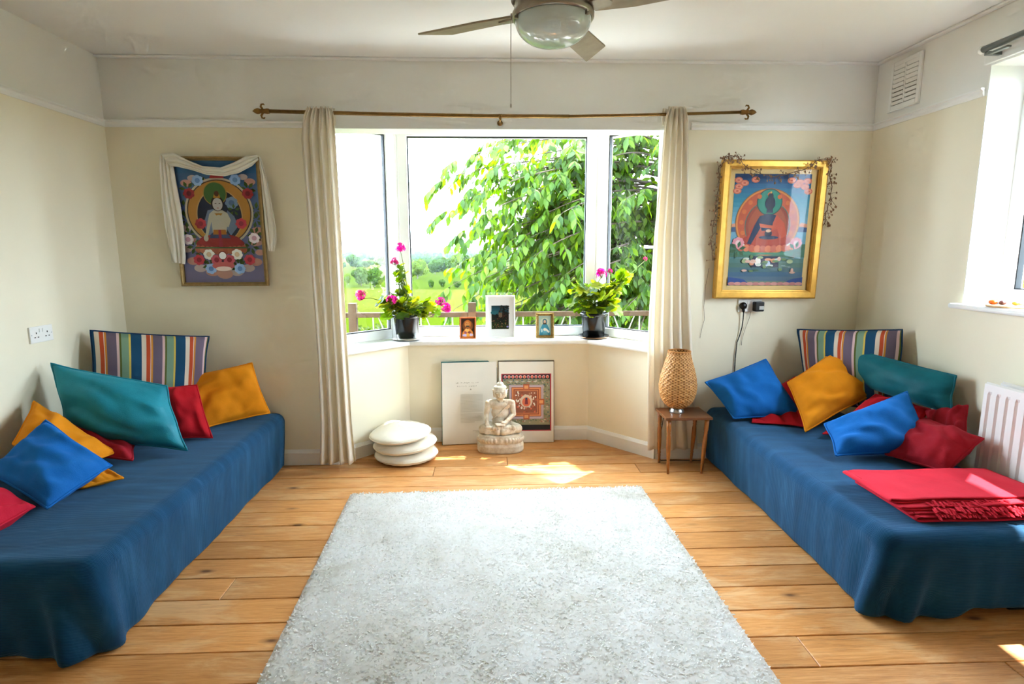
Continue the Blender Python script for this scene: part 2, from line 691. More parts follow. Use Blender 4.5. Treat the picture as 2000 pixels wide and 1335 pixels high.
# ------------------------------------------------------------------ windows
def window(name, label, a, b, z0, z1, inward, fw=0.075, fd=0.06, head=None, sash=0.0):
    """a,b: 2D ends of the frame's inner face line; inward: unit 2D vector into the room"""
    a, b = Vector((*a, 0)), Vector((*b, 0))
    u = (b - a).normalized()
    L = (b - a).length
    nv = Vector((*inward, 0)).normalized()
    hw = fw / 2
    head = head or fw
    mb = MB()
    up = Vector((0, 0, 1))
    zc, zh = (z0 + z1) / 2, (z1 - z0) / 2
    ctr = a - nv * (fd / 2)
    mb.obox(ctr + u * hw + up * zc, u * hw, nv * (fd / 2), up * zh)
    mb.obox(ctr + u * (L - hw) + up * zc, u * hw, nv * (fd / 2), up * zh)
    mb.obox(ctr + u * (L / 2) + up * (z0 + hw), u * (L / 2 - fw), nv * (fd / 2), up * hw)
    mb.obox(ctr + u * (L / 2) + up * (z1 - head / 2), u * (L / 2 - fw), nv * (fd / 2), up * (head / 2))
    W = mb.build(name, M_UPVC, org=(*((a + b) / 2).xy, z0), bevel=0.006)
    struct(W, label)
    # seal
    s = MB()
    q = 0.006
    g0, g1, h0, h1 = fw, L - fw, z0 + fw, z1 - head
    gc = a - nv * (fd * 0.5)
    for c, du, dz in ((u * (g0 + q / 2) + up * (h0 + h1) / 2, q / 2, (h1 - h0) / 2), (u * (g1 - q / 2) + up * (h0 + h1) / 2, q / 2, (h1 - h0) / 2),
                      (u * (g0 + g1) / 2 + up * (h0 + q / 2), (g1 - g0) / 2, q / 2), (u * (g0 + g1) / 2 + up * (h1 - q / 2), (g1 - g0) / 2, q / 2)):
        s.obox(gc + c, u * du, nv * 0.014, up * dz)
    s.build('rubber_seal', M_SEAL, W)
    p = MB().obox(gc + u * (g0 + g1) / 2 + up * (h0 + h1) / 2, u * (g1 - g0) / 2, nv * 0.002, up * (h1 - h0) / 2)
    # single surface so that light crosses it once
    pm = MB()
    pm.add([gc + u * g0 + up * h0, gc + u * g1 + up * h0, gc + u * g1 + up * h1, gc + u * g0 + up * h1], [(0, 1, 2, 3)])
    pm.build('glass_pane', M_GLASS, W)
    return W


wl = off(0.165)          # inner face line of the bay frames
inn = []
for i in range(3):
    a, b = Vector(wl[i]), Vector(wl[i + 1])
    t = (b - a).normalized()
    nn = Vector((-t.y, t.x)) * (-SG)
    inn.append((nn.x, nn.y))
ZW0, ZW1 = ZS, 2.125
window('window_1', 'wide fixed window in the middle of the bay', (wl[2][0] + 0.012, wl[2][1]), (wl[1][0] - 0.012, wl[1][1]), ZW0, ZW1, inn[1], fw=0.068, head=0.034)
pr_ = Vector(wl[0]) - Vector(wl[1])
pr_.normalize()
window('window_2', 'narrow slanted window on the right of the bay', tuple(Vector(wl[1]) + pr_ * 0.012), tuple(Vector(wl[0]) + pr_ * 0.06), ZW0, ZW1, inn[0], fw=0.062, head=0.034)
pl_ = Vector(wl[3]) - Vector(wl[2])
pl_.normalize()
window('window_3', 'narrow slanted window on the left of the bay', tuple(Vector(wl[2]) + pl_ * 0.012), tuple(Vector(wl[3]) + pl_ * 0.06), ZW0, ZW1, inn[2], fw=0.062, head=0.034)
for i, q in enumerate((wl[1], wl[2])):
    c = Vector((*q, 0))
    mb = MB()
    mb.lathe([(0.016, ZW0), (0.016, ZW1)], (q[0], q[1] + 0.016, 0), 12)
    struct(mb.build('trim_%d' % (10 + i), M_UPVC, org=(q[0], q[1], ZW0)), 'white corner post between the bay windows, ' + ('right' if i == 0 else 'left'))
# side window
window('window_4', 'white framed side window beyond the radiator', (XR + 0.17, WY1), (XR + 0.17, WY0), WZ0 + 0.02, WZ1, (-1, 0), fw=0.07)
ms = MB().box((XR - 0.045, WY0 - 0.03, WZ0 - 0.006), (XR + 0.17, WY1 + 0.035, WZ0 + 0.019))
struct(ms.build('trim_12', M_WHITE, bevel=0.009), 'white sill of the side window')
# unseen roof overhang, added to cut the side window's sun to a strip
M_EAVE = simple('eave_board', lin('85827a'), 0.7)
struct(MB().box((XR + TW, -5.4, 2.90), (2.995, 0.2, 3.02)).build('trim_13', M_EAVE), 'unseen roof overhang added to narrow the sun through the side window')
struct(MB().box((XL - T, YR - T, ZC + 0.1), (XR + TW, 0.16, ZC + 0.62)).build('wall_upper', M_EAVE), 'house wall above the ceiling')

# ================================================================== outside
M_FIELD = None


def field_mat():
    n = N('meadow_grass')
    g = n.new('ShaderNodeNewGeometry')
    mp = n.new('ShaderNodeMapping')
    n.link(g.outputs['Position'], mp.inputs['Vector'])
    mp.inputs['Scale'].default_value = (0.006, 0.0105, 0.0)
    mp.inputs['Rotation'].default_value = (0, 0, 0.25)
    vo = n.new('ShaderNodeTexVoronoi')
    vo.inputs['Scale'].default_value = 1.0
    n.link(mp.outputs[0], vo.inputs['Vector'])
    sep = n.new('ShaderNodeSeparateColor')
    n.link(vo.outputs['Color'], sep.inputs[0])
    c = n.ramp(sep.outputs[0], [(0.0, lin('1c2805')), (0.35, lin('232c05')), (0.6, lin('2a3009')), (0.8, lin('363314')), (1.0, lin('1f2907'))])
    n2 = n.noise(g.outputs['Position'], 0.03, 6, 0.6)
    c = n.mix(0.5, c, n.ramp(n2, [(0.3, (0.75, 0.8, 0.6)), (0.7, (1.15, 1.1, 0.95))]), 'MULTIPLY')
    n.base(c)
    n.set(Roughness=1.0)
    n.b.inputs['Specular IOR Level'].default_value = 0.0
    return n.m


M_FIELD = field_mat()
hill = MB()
prof = [(0.66, -2.9), (3, -3.0), (8, -3.6), (18, -6.2), (35, -10.5), (60, -14), (90, -15), (300, -15), (900, -15), (2200, -15), (4200, -14)]
pts = []


def ground(u, v):
    k = v * (len(prof) - 1)
    i = min(int(k), len(prof) - 2)
    a, b = prof[i], prof[i + 1]
    y = lerp(a[0], b[0], k - i)
    z = lerp(a[1], b[1], k - i)
    half = 30 + y * 1.1
    return (lerp(-half, half, u), y, z)


hill.grid(ground, 24, 40)
# ground to the east of the house, seen through the side window
prof2 = [(2.6, -2.9), (8, -3.5), (20, -6.0), (50, -12), (90, -15), (400, -15), (2500, -14)]


def ground2(u, v):
    k = v * (len(prof2) - 1)
    i = min(int(k), len(prof2) - 2)
    a, b = prof2[i], prof2[i + 1]
    x = lerp(a[0], b[0], k - i)
    return (x, lerp(-30 - x, 0.66 + x * 0.9 - 2, u), lerp(a[1], b[1], k - i) - 0.05)


hill.grid(ground2, 12, 24, flip=True)
hill.box((-30, -30, -3.4), (2.6, 0.66, -2.95))
g_ob = hill.build('meadow', M_FIELD, org=(0, 0, -15))
struct(g_ob, 'bright green fields sloping down to the plain')


def leaf_mat(name, cols, rough=0.4, trans=0.45, rand=True, spec=0.4):
    n = N(name)
    if rand:
        g = n.new('ShaderNodeNewGeometry')
        oi = n.new('ShaderNodeObjectInfo')
        fac = n.math('FRACT', n.math('ADD', g.outputs['Random Per Island'], oi.outputs['Random']))
    else:
        fac = n.noise(n.coords('Object'), 6, 3)
    k = len(cols)
    col = n.ramp(fac, [(i / (k - 1), c) for i, c in enumerate(cols)])
    n.base(col)
    n.set(Roughness=rough)
    n.b.inputs['Specular IOR Level'].default_value = spec
    tr = n.new('ShaderNodeBsdfTranslucent')
    hs = n.new('ShaderNodeHueSaturation')
    hs.inputs['Hue'].default_value = 0.47
    hs.inputs['Saturation'].default_value = 1.1
    hs.inputs['Value'].default_value = 2.3
    n.link(col, hs.inputs['Color'])
    n.link(hs.outputs[0], tr.inputs[0])
    mx = n.new('ShaderNodeMixShader')
    mx.inputs[0].default_value = trans
    n.link(n.b.outputs[0], mx.inputs[1])
    n.link(tr.outputs[0], mx.inputs[2])
    n.link(mx.outputs[0], n.out.inputs[0])
    return n.m


M_BARK = simple('bark', lin('3c3026'), 0.85, var=0.25, vscale=20, bump=0.4, bscale=30)
M_FARTREE = leaf_mat('far_tree_leaves', [lin('18260a'), lin('21330e'), lin('2c4012')], 0.9, 0.15, spec=0.0)
M_PALETREE = leaf_mat('pale_tree_leaves', [lin('2a3a0e'), lin('364614'), lin('3f4f18')], 0.9, 0.15, spec=0.0)


def crown_mesh(name, seed, mat, tall=1.0):
    """rounded leafy crown of unit height: leafy tufts spread over lumpy blobs"""
    r = random.Random(seed)
    vs, fs = [], []
    blobs = [((r.uniform(-.28, .28), r.uniform(-.28, .28), r.uniform(.28, .78) * tall), r.uniform(.16, .27)) for _ in range(11)]
    blobs.append(((0, 0, .5 * tall), .30))
    for c, rad in blobs:
        for _ in range(150):
            d = Vector((r.gauss(0, 1), r.gauss(0, 1), r.gauss(0, 1))).normalized()
            p = Vector(c) + d * rad * r.uniform(.82, 1.08)
            t = d.orthogonal().normalized()
            t.rotate(Matrix.Rotation(r.uniform(0, 6.28), 3, d))
            b = d.cross(t)
            s_ = r.uniform(.035, .06)
            k = len(vs)
            vs += [p + t * s_, p + b * s_ * .8 + d * .01, p - t * s_, p - b * s_ * .8 + d * .01]
            fs.append((k, k + 1, k + 2, k + 3))
    me = bpy.data.meshes.new(name)
    me.from_pydata([tuple(v) for v in vs], [], fs)
    me.materials.append(mat)
    return me


crowns = [crown_mesh('crown', 11, M_FARTREE), crown_mesh('crown', 12, M_FARTREE), crown_mesh('crown', 13, M_PALETREE), crown_mesh('crown', 14, M_FARTREE, 0.8)]
tm = MB()
tm.tube([(0, 0, -0.02), (0.01, 0, .25), (0, 0.01, .55)], [.035, .028, .012], 7)
trunk_me = tm.mesh('trunk')
trunk_me.materials.append(M_BARK)
field_trees = [
    (-62, 277, 8.5, 10, 0, 'rounded tree in the left field, left one of the pair beside the curtain'),
    (-54, 268, 9.5, 10, 1, 'fuller dark tree in the left field nearest the geranium leaves'),
    (-71, 287, 5.0, 4, 2, 'small upright bush in the field close to the left curtain'),
    (-134.6, 572, 12.5, 15, 0, 'broad dark tree farther out in the left field'),
    (-125, 589, 8, 9, 3, 'low round bush right of the broad far-left tree'),
    (-117, 626, 13, 13, 1, 'far dark tree just left of the left window post'),
    (-44, 349, 10.5, 13, 2, 'pale yellowish tree just right of the left window post'),
    (-39, 411, 10, 11, 0, 'leftmost tree of the dark row across the middle field'),
    (-32, 419, 12.5, 12, 1, 'second tree of the dark row across the middle field'),
    (-25, 438, 13.5, 13, 2, 'tallest pale tree in the row across the middle field'),
    (-17.8, 448, 13.0, 12, 0, 'fourth tree of the middle field row, next to the big leafy tree'),
    (-26.6, 258, 4.2, 3.6, 3, 'round field bush, left of the small pair below the tree row'),
    (-21.6, 258, 3.8, 3.6, 0, 'round field bush, right of the small pair below the tree row'),
    (-14.8, 257, 3.6, 4.2, 3, 'low field bush half hidden by the big tree leaves'),
    (-5, 374, 10, 10, 1, 'dark field tree showing between the big tree branches'),
]
for x, y, h, wd_, k, lab in field_trees:
    t = thing('field_tree', lab, 'tree', (x, y, -15), 'trees out in the fields')
    c = bpy.data.objects.new('crown', crowns[k])
    COL.objects.link(c)
    c.parent = t
    c.scale = (wd_, wd_, h * 1.12)
    c.rotation_euler = (0, 0, x)
    b = bpy.data.objects.new('trunk', trunk_me)
    COL.objects.link(b)
    b.parent = t
    b.scale = (h, h, h)
# far hedgerows, woods and the horizon hills (uncountable)
wm = MB()
r2 = random.Random(5)
for (yy, x0, x1, h0, dens) in ((620, -330, 240, 6, 90), (760, -400, 300, 7, 120), (920, -480, 360, 9, 150), (1200, -620, 480, 12, 190), (1500, -760, 600, 15, 220), (2000, -1000, 800, 20, 240), (2700, -1300, 1100, 26, 260)):
    for i in range(dens):
        x = lerp(x0, x1, r2.random())
        if yy < 1000 and noise.noise((x * .012, yy, 0)) < -0.02:
            continue
        h = h0 * r2.uniform(.5, 1.15)
        wx = h * r2.uniform(.6, 1.5)
        wm.ball((x, yy + r2.uniform(-40, 40), -15 + h * .42), h * .55, 7, 5, sc=(wx / h, 1, 1))
w_ob = wm.build('distant_woods', M_FARTREE, org=(0, 1500, -15), smooth=True)
tag(w_ob, 'hedgerows and woods along the far plain', 'woodland', kind='stuff')
hm = MB()


def hills(u, v):
    x = lerp(-3500, 3200, u)
    z = -15 + (34 + 26 * noise.noise((u * 5, 0.3, 0)) + 10 * noise.noise((u * 19, 1.3, 0))) * math.sin(min(1, v * 1.0) * PI / 2)
    return (x, 3600 + v * 500, z)


hm.grid(hills, 60, 4)
M_HILL = simple('wooded_hills', lin('1d2b22'), 0.95, var=0.2, vscale=0.01, spec=0.0)
struct(hm.build('hills', M_HILL, org=(0, 3600, -15), smooth=True), 'low wooded hills on the horizon')

# hedge just below the railing
M_HEDGE = leaf_mat('hedge_leaves', [lin('101e06'), lin('1a2808'), lin('252f0e'), lin('2d3514')], 0.6, 0.3, spec=0.05)
hv, hf = [], []
for i in range(9000):
    x = r2.uniform(-4.2, 4.6)
    top = 0.02 + 0.16 * noise.noise((x * .9, 3, 0)) + 0.10 * noise.noise((x * 3, 7, 0))
    y = r2.uniform(5.2, 6.6)
    z = top - abs(r2.gauss(0, .42)) if r2.random() < .8 else top - r2.uniform(0, 2.2)
    p = Vector((x, y, z))
    d = Vector((r2.gauss(0, 1), r2.gauss(-.4, 1), r2.gauss(.6, 1))).normalized()
    t = d.orthogonal().normalized()
    t.rotate(Matrix.Rotation(r2.uniform(0, 6.28), 3, d))
    b = d.cross(t)
    s_ = r2.uniform(.03, .055)
    k = len(hv)
    hv += [p + t * s_, p + b * s_ * .55, p - t * s_, p - b * s_ * .55]
    hf.append((k, k + 1, k + 2, k + 3))
hb = MB()
hb.v, hb.f, hb.c = [tuple(v) for v in hv], hf, [None] * len(hf)
hb.box((-4.2, 5.5, -3.4), (4.6, 6.3, -0.45))
tag(hb.build('garden_hedge', M_HEDGE, org=(0, 5.9, -3.4)), 'leafy green hedge below the railing outside the bay', 'hedge', kind='stuff')

# ------------------------------------------------------------------ railing on the terrace
M_OLDWOOD = simple('weathered_wood', lin('33261a'), 0.8, var=0.2, vscale=25, bump=0.3, bscale=80, spec=0.08)
M_BARW = simple('white_metal_bar', lin('605d56'), 0.5, var=0.04)
RX0, RDX, RY = -1.21, 1.05, 1.60
struct(MB().box((-2.6, 0.70, -0.30), (2.9, 1.75, -0.22)).build('terrace', simple('light_bounce_paving', lin('ebe7dd'), 0.8, var=0.05, vscale=8, bump=0.2, bscale=30, spec=0.2)), 'unseen terrace slab outside the bay, whitened to bounce light up')  # hidden below the sill; near-white so it bounces light onto the ceiling
rl = thing('terrace_railing', 'weathered wooden railing with white bars outside the bay windows', 'railing', (0.4, RY, -0.22))
for i in range(-1, 5):
    x = RX0 + i * RDX
    MB().box((x - .034, RY - .034, -0.22), (x + .034, RY + .034, 0.872)).build('post', M_OLDWOOD, rl, bevel=0.004)
    if i < 4:
        xa, xb = x + .034, x + RDX - .034
        MB().box((xa, RY - .03, 0.745), (xb, RY + .03, 0.787)).build('handrail', M_OLDWOOD, rl, bevel=0.004)
        MB().box((xa, RY - .02, 0.02), (xb, RY + .02, 0.06)).build('bottom_rail', M_OLDWOOD, rl, bevel=0.004)
        nb = 7
        for j in range(1, nb):
            xx = lerp(xa, xb, j / nb)
            if j in (2, 5):
                for s_ in (-1, 1):
                    MB().tube([(xx + s_ * .095 * 1.0, RY, 0.75), (xx - s_ * .0, RY + .006 * s_, 0.50), (xx - s_ * .095, RY, 0.06)], 0.006, 6).build('cross_bar', M_BARW, rl)
            else:
                MB().tube([(xx, RY, 0.06), (xx, RY, 0.75)], 0.007, 6).build('baluster', M_BARW, rl)

# ------------------------------------------------------------------ big leafy tree beside the terrace
M_LEAF = leaf_mat('cherry_leaves', [lin('1d3a08'), lin('2a490b'), lin('3a5a10'), lin('4e6a15'), lin('224006')], 0.48, 0.5, spec=0.22)


def leaf_shape():
    """pointed oval leaf, 1 long (pointing +x), folded along the midrib"""
    w_ = [0.0, .17, .235, .20, .10, 0.0]
    xs = [0.0, .2, .42, .65, .85, 1.0]
    vs, fs = [], []
    for x, q in zip(xs, w_):
        dz = -0.16 * x * x
        vs += [(x, -q, dz + .22 * q), (x, 0, dz), (x, q, dz + .22 * q)]
    for i in range(5):
        a = i * 3
        fs += [(a, a + 3, a + 4, a + 1), (a + 1, a + 4, a + 5, a + 2)]
    return np.array(vs), fs


LV, LF = leaf_shape()
leaf_me = bpy.data.meshes.new('leaf')
leaf_me.from_pydata([tuple(v) for v in LV], [], LF)
leaf_me.polygons.foreach_set('use_smooth', [True] * len(LF))
leaf_me.materials.append(M_LEAF)
tree = thing('leafy_tree', 'large bright green tree with drooping oval leaves outside the right of the bay', 'tree', (2.6, 4.4, -3.2))
tb = MB()
tb.tube([(2.6, 4.4, -3.3), (2.55, 4.3, -1), (2.45, 4.1, .4), (2.3, 3.9, 1.5), (2.2, 3.8, 2.6), (2.25, 3.7, 3.8), (2.2, 3.7, 4.6)], [.13, .12, .10, .085, .065, .04, .015], 10)
tb.build('trunk', M_BARK, tree, smooth=True)
r3 = random.Random(21)
leaves = []     # (pos, direction, size, roll)
bm_ = MB()
# branch tips chosen over the crown's left and front, arching and drooping
tips = []
for (x, y, z) in [(-0.45, 2.7, 2.07), (-0.42, 2.8, 1.76), (-0.22, 2.5, 1.55), (-0.20, 2.9, 1.25), (-0.38, 2.5, 0.98), (-0.36, 2.7, 0.72), (-.30, 2.6, 2.25), (-.05, 2.9, 2.42), (.18, 2.7, 2.45),
                  (.3, 3.1, 2.5), (-.1, 2.6, 2.0), (.05, 2.4, 1.75), (.0, 2.7, 1.35), (.1, 2.4, 1.05), (-.05, 2.4, .75), (.85, 2.9, 2.35), (1.0, 3.0, 2.45), (1.2, 2.7, 2.25), (.7, 2.6, 2.05)]:
    tips.append((x, y, z))
for i in range(52):
    x = r3.uniform(.0, 2.6)
    zt = 2.2 if x < .9 else 2.5
    z = lerp(.25, zt, r3.random() ** 1.15)
    if .45 < x < .8 and z > 1.95:
        z -= .6
    tips.append((x, r3.uniform(2.2, 3.6), z))
for i in range(26):
    tips.append((r3.uniform(1.4, 4.2), r3.uniform(3.2, 5.0), r3.uniform(2.9, 5.0)))
for i in range(46):
    x = r3.uniform(-.12, .75)
    tips.append((x, r3.uniform(2.3, 3.2), r3.uniform(.35, 2.05 if x < .1 else 2.25)))
for i in range(22):  # overhead tips out of view along the sun's path, added to dapple the bay
    zz_ = r3.uniform(3.0, 5.4)
    tips.append((.15 + .44 * zz_ + r3.uniform(-.7, .9), .05 + .37 * zz_ + r3.uniform(-.35, .8), zz_))
for i in range(14):
    tips.append((r3.uniform(1.6, 4.0), r3.uniform(2.0, 3.6), r3.uniform(.3, 3.2)))
for (x, y, z) in tips:
    tip = Vector((x, y, z))
    h = min(4.2, max(.8, z + .15 + 0.25 * (2.3 - x) * r3.uniform(.2, .8)))
    base = Vector((2.25 + r3.uniform(-.05, .05), 3.8 + r3.uniform(-.05, .05), h * .85 + .2))
    L = (tip - base).length
    mid = base.lerp(tip, .55) + Vector((r3.uniform(-.15, .15), r3.uniform(-.15, .15), .12 * L))
    P = []
    for k in range(13):
        t = k / 12
        P.append((base * (1 - t) ** 2 + mid * (2 * t * (1 - t)) + tip * t * t))
    bm_.tube(P, [lerp(.018, .003, k / 12) for k in range(13)], 5)
    # side twigs with hanging leaves
    for k in range(3, 13):
        nt = 2 if k < 12 else 3
        for q in range(nt):
            if r3.random() < .12:
                continue
            o_ = P[k]
            fw_ = (P[k] - P[k - 1]).normalized()
            sd_ = Vector((r3.gauss(0, 1), r3.gauss(0, 1), r3.gauss(.1, .6))).normalized()
            d = (fw_ * .7 + sd_ * .8).normalized() if k < 12 else (fw_ + sd_ * .25).normalized()
            ln = r3.uniform(.12, .34)
            prev = o_
            n_l = int(ln / .036) + 1
            tw = [o_]
            for s_ in range(1, n_l + 1):
                d = (d + Vector((0, 0, -.10))).normalized()
                prev = prev + d * (ln / n_l)
                tw.append(prev)
                side = d.cross(Vector((0, 0, 1)))
                side = side.normalized() if side.length > .05 else Vector((1, 0, 0))
                sg = 1 if s_ % 2 else -1
                ld = (d * .55 + side * sg * r3.uniform(.35, .8) + Vector((0, 0, -r3.uniform(.35, 1.0)))).normalized()
                leaves.append((prev.copy(), ld, r3.uniform(.085, .135), r3.uniform(-.8, .8)))
            bm_.tube(tw, .0018, 4, cap=False)
bm_.build('branch', M_BARK, tree)['label'] = 'thin arching branches and twigs'


def leaf_matrix(p, d, s_, roll):
    d = Vector(d)
    up = Vector((0, 0, 1))
    y = up.cross(d)
    y = y.normalized() if y.length > 1e-3 else Vector((0, 1, 0))
    z = d.cross(y)
    m = Matrix((d, y, z)).transposed() @ Matrix.Rotation(roll, 3, 'X')
    return m * s_, p


# the leaves that show largest (nearest the bay) one by one, the others as one part
leaves = [l for l in leaves if not (l[0].z < -.2)]
scored = sorted(range(len(leaves)), key=lambda i: (leaves[i][0] - CAMLOC).length / leaves[i][2] + (1000 if not (-.6 < leaves[i][0].x < 2.2 and .5 < leaves[i][0].z < 2.5) else 0))
near = set(scored[:300])
torg = Vector(tree.location)
big_v, big_f = [], []
for i, (p, d, s_, roll) in enumerate(leaves):
    m, pp = leaf_matrix(p, d, s_, roll)
    if i in near:
        ob = bpy.data.objects.new('leaf', leaf_me)
        COL.objects.link(ob)
        ob.parent = tree
        ob.matrix_local = Matrix.Translation(pp - torg) @ m.to_4x4()
    else:
        a = np.array(m) @ LV.T
        k = len(big_v) * len(LV)
        big_v.append(a.T + np.array(pp - torg))
        big_f += [tuple(q + k for q in f_) for f_ in LF]
me = bpy.data.meshes.new('foliage')
me.from_pydata(np.concatenate(big_v).tolist(), [], big_f)
me.polygons.foreach_set('use_smooth', [True] * len(big_f))
me.materials.append(M_LEAF)
fo = bpy.data.objects.new('foliage', me)
COL.objects.link(fo)
fo.parent = tree
fo['kind'] = 'stuff'
print('tree leaves', len(leaves))

# ================================================================== fabrics
def fabric(name, col, rough=0.85, wscale=900, wstr=0.10, sheen=0.25, var=0.10, vscale=7, fade=None):
    n = N(name)
    v = n.coords('Object')
    f1 = n.noise(v, vscale, 5, 0.6)
    lo = tuple(c * (1 - var) for c in col)
    hi = tuple(min(1, c * (1 + var)) for c in col)
    c = n.ramp(f1, [(0.3, lo), (0.7, hi)])
    n.base(c)
    n.set(Roughness=rough)
    n.b.inputs['Specular IOR Level'].default_value = 0.2
    n.b.inputs['Sheen Weight'].default_value = sheen
    n.b.inputs['Sheen Roughness'].default_value = 0.4
    n.b.inputs['Sheen Tint'].default_value = (*[min(1, q * 1.5 + .08) for q in col], 1)
    n.bump(n.math('ADD', n.noise(v, wscale * .25, 2), n.math('MULTIPLY', n.noise(v, 18, 3), 2.0)), wstr * 2.5, 0.003)
    return n.m


M_BLUE = fabric('blue_cotton', lin('1467b4'))
M_ORANGE = fabric('orange_cotton', lin('e08a12'))
M_RED = fabric('red_cotton', lin('b5121f'))
M_CRIMSON = fabric('crimson_cotton', lin('9c1826'))
M_ROSE = fabric('rose_red_cotton', lin('c41a34'))
M_TEAL = fabric('teal_velvet', lin('1f8496'), rough=0.5, sheen=0.7, var=0.18)
M_TEALD = fabric('dark_teal_velvet', lin('0d6470'), rough=0.55, sheen=0.5, var=0.18)
M_NAVYPIPE = fabric('navy_piping', lin('1c3a5c'))
M_BLANKET = fabric('red_wool', lin('d22338'), sheen=0.4)
M_CALICO = fabric('calico', lin('efe6d2'), var=0.05)
M_CURTAIN = fabric('cream_curtain_cloth', lin('f6efe2'), var=0.03, sheen=0.1)
_t = M_CURTAIN.node_tree
_tr = _t.nodes.new('ShaderNodeBsdfTranslucent')
_tr.inputs[0].default_value = (*lin('f4ead8'), 1)
_mx = _t.nodes.new('ShaderNodeMixShader')
_mx.inputs[0].default_value = .42
_t.links.new(_t.nodes['Principled BSDF'].outputs[0], _mx.inputs[1])
_t.links.new(_tr.outputs[0], _mx.inputs[2])
_t.links.new(_mx.outputs[0], _t.nodes['Material Output'].inputs[0])
M_SILK = fabric('white_silk_scarf', lin('e9e4d6'), rough=0.5, var=0.04)


def throw_mat():
    n = N('blue_ribbed_throw')
    v = n.coords('Object')
    wv = n.new('ShaderNodeTexWave', wave_type='BANDS', bands_direction='Y')
    wv.inputs['Scale'].default_value = 55.0
    wv.inputs['Distortion'].default_value = 0.25
    wv.inputs['Detail'].default_value = 1.0
    ra = n.new('ShaderNodeAttribute', attribute_name='rib')
    cm = n.new('ShaderNodeCombineXYZ')
    n.link(ra.outputs['Fac'], cm.inputs[1])
    sx_ = n.new('ShaderNodeSeparateXYZ')
    n.link(v, sx_.inputs[0])
    n.link(n.math('MULTIPLY', sx_.outputs[0], .15), cm.inputs[0])
    n.link(cm.outputs[0], wv.inputs['Vector'])
    m2 = n.new('ShaderNodeMapping')
    m2.inputs['Scale'].default_value = (2.0, 14, 3)
    n.link(v, m2.inputs['Vector'])
    fade = n.noise(m2.outputs[0], 1.2, 5, .6)
    c = n.ramp(fade, [(0.3, lin('0a3656')), (0.55, lin('104569')), (0.78, lin('2b5c82'))])
    c = n.mix(0.30, c, n.ramp(wv.outputs['Fac'], [(0.2, (0.55, 0.55, 0.55)), (0.8, (1.15, 1.15, 1.15))]), 'MULTIPLY')
    n.base(c)
    n.set(Roughness=0.9)
    n.b.inputs['Specular IOR Level'].default_value = 0.15
    n.b.inputs['Sheen Weight'].default_value = 0.3
    n.b.inputs['Sheen Tint'].default_value = (0.3, 0.5, 0.75, 1)
    n.bump(wv.outputs['Fac'], 0.35, 0.003)
    return n.m


M_THROW = throw_mat()

# ------------------------------------------------------------------ beds with throws
M_TICK = simple('cream_bed_base', lin('cfc3a8'), 0.9, var=0.06, bump=0.2, bscale=200)
M_CASTOR = simple('black_plastic', lin('161616'), 0.5, var=0.1)


def bed(label, x0, x1, y0_, y1_, ztop):
    b = thing('divan_bed', label, 'bed', ((x0 + x1) / 2, (y0_ + y1_) / 2, 0))
    MB().box((x0 + .03, y0_ + .03, 0.035), (x1 - .03, y1_ - .02, ztop - .12)).build('bed_base', M_TICK, b, bevel=0.015)
    MB().box((x0 + .02, y0_ + .02, ztop - .119), (x1 - .02, y1_ - .02, ztop - .012)).build('mattress', M_CALICO, b, bevel=0.03)
    for fx in (x0 + .10, x1 - .22):
        for fy in (y0_ + .035, y1_ - .12):
            MB().box((fx, fy, 0.0), (fx + .13, fy + .05, 0.034)).build('foot', M_CASTOR, b, bevel=0.006)
    return b


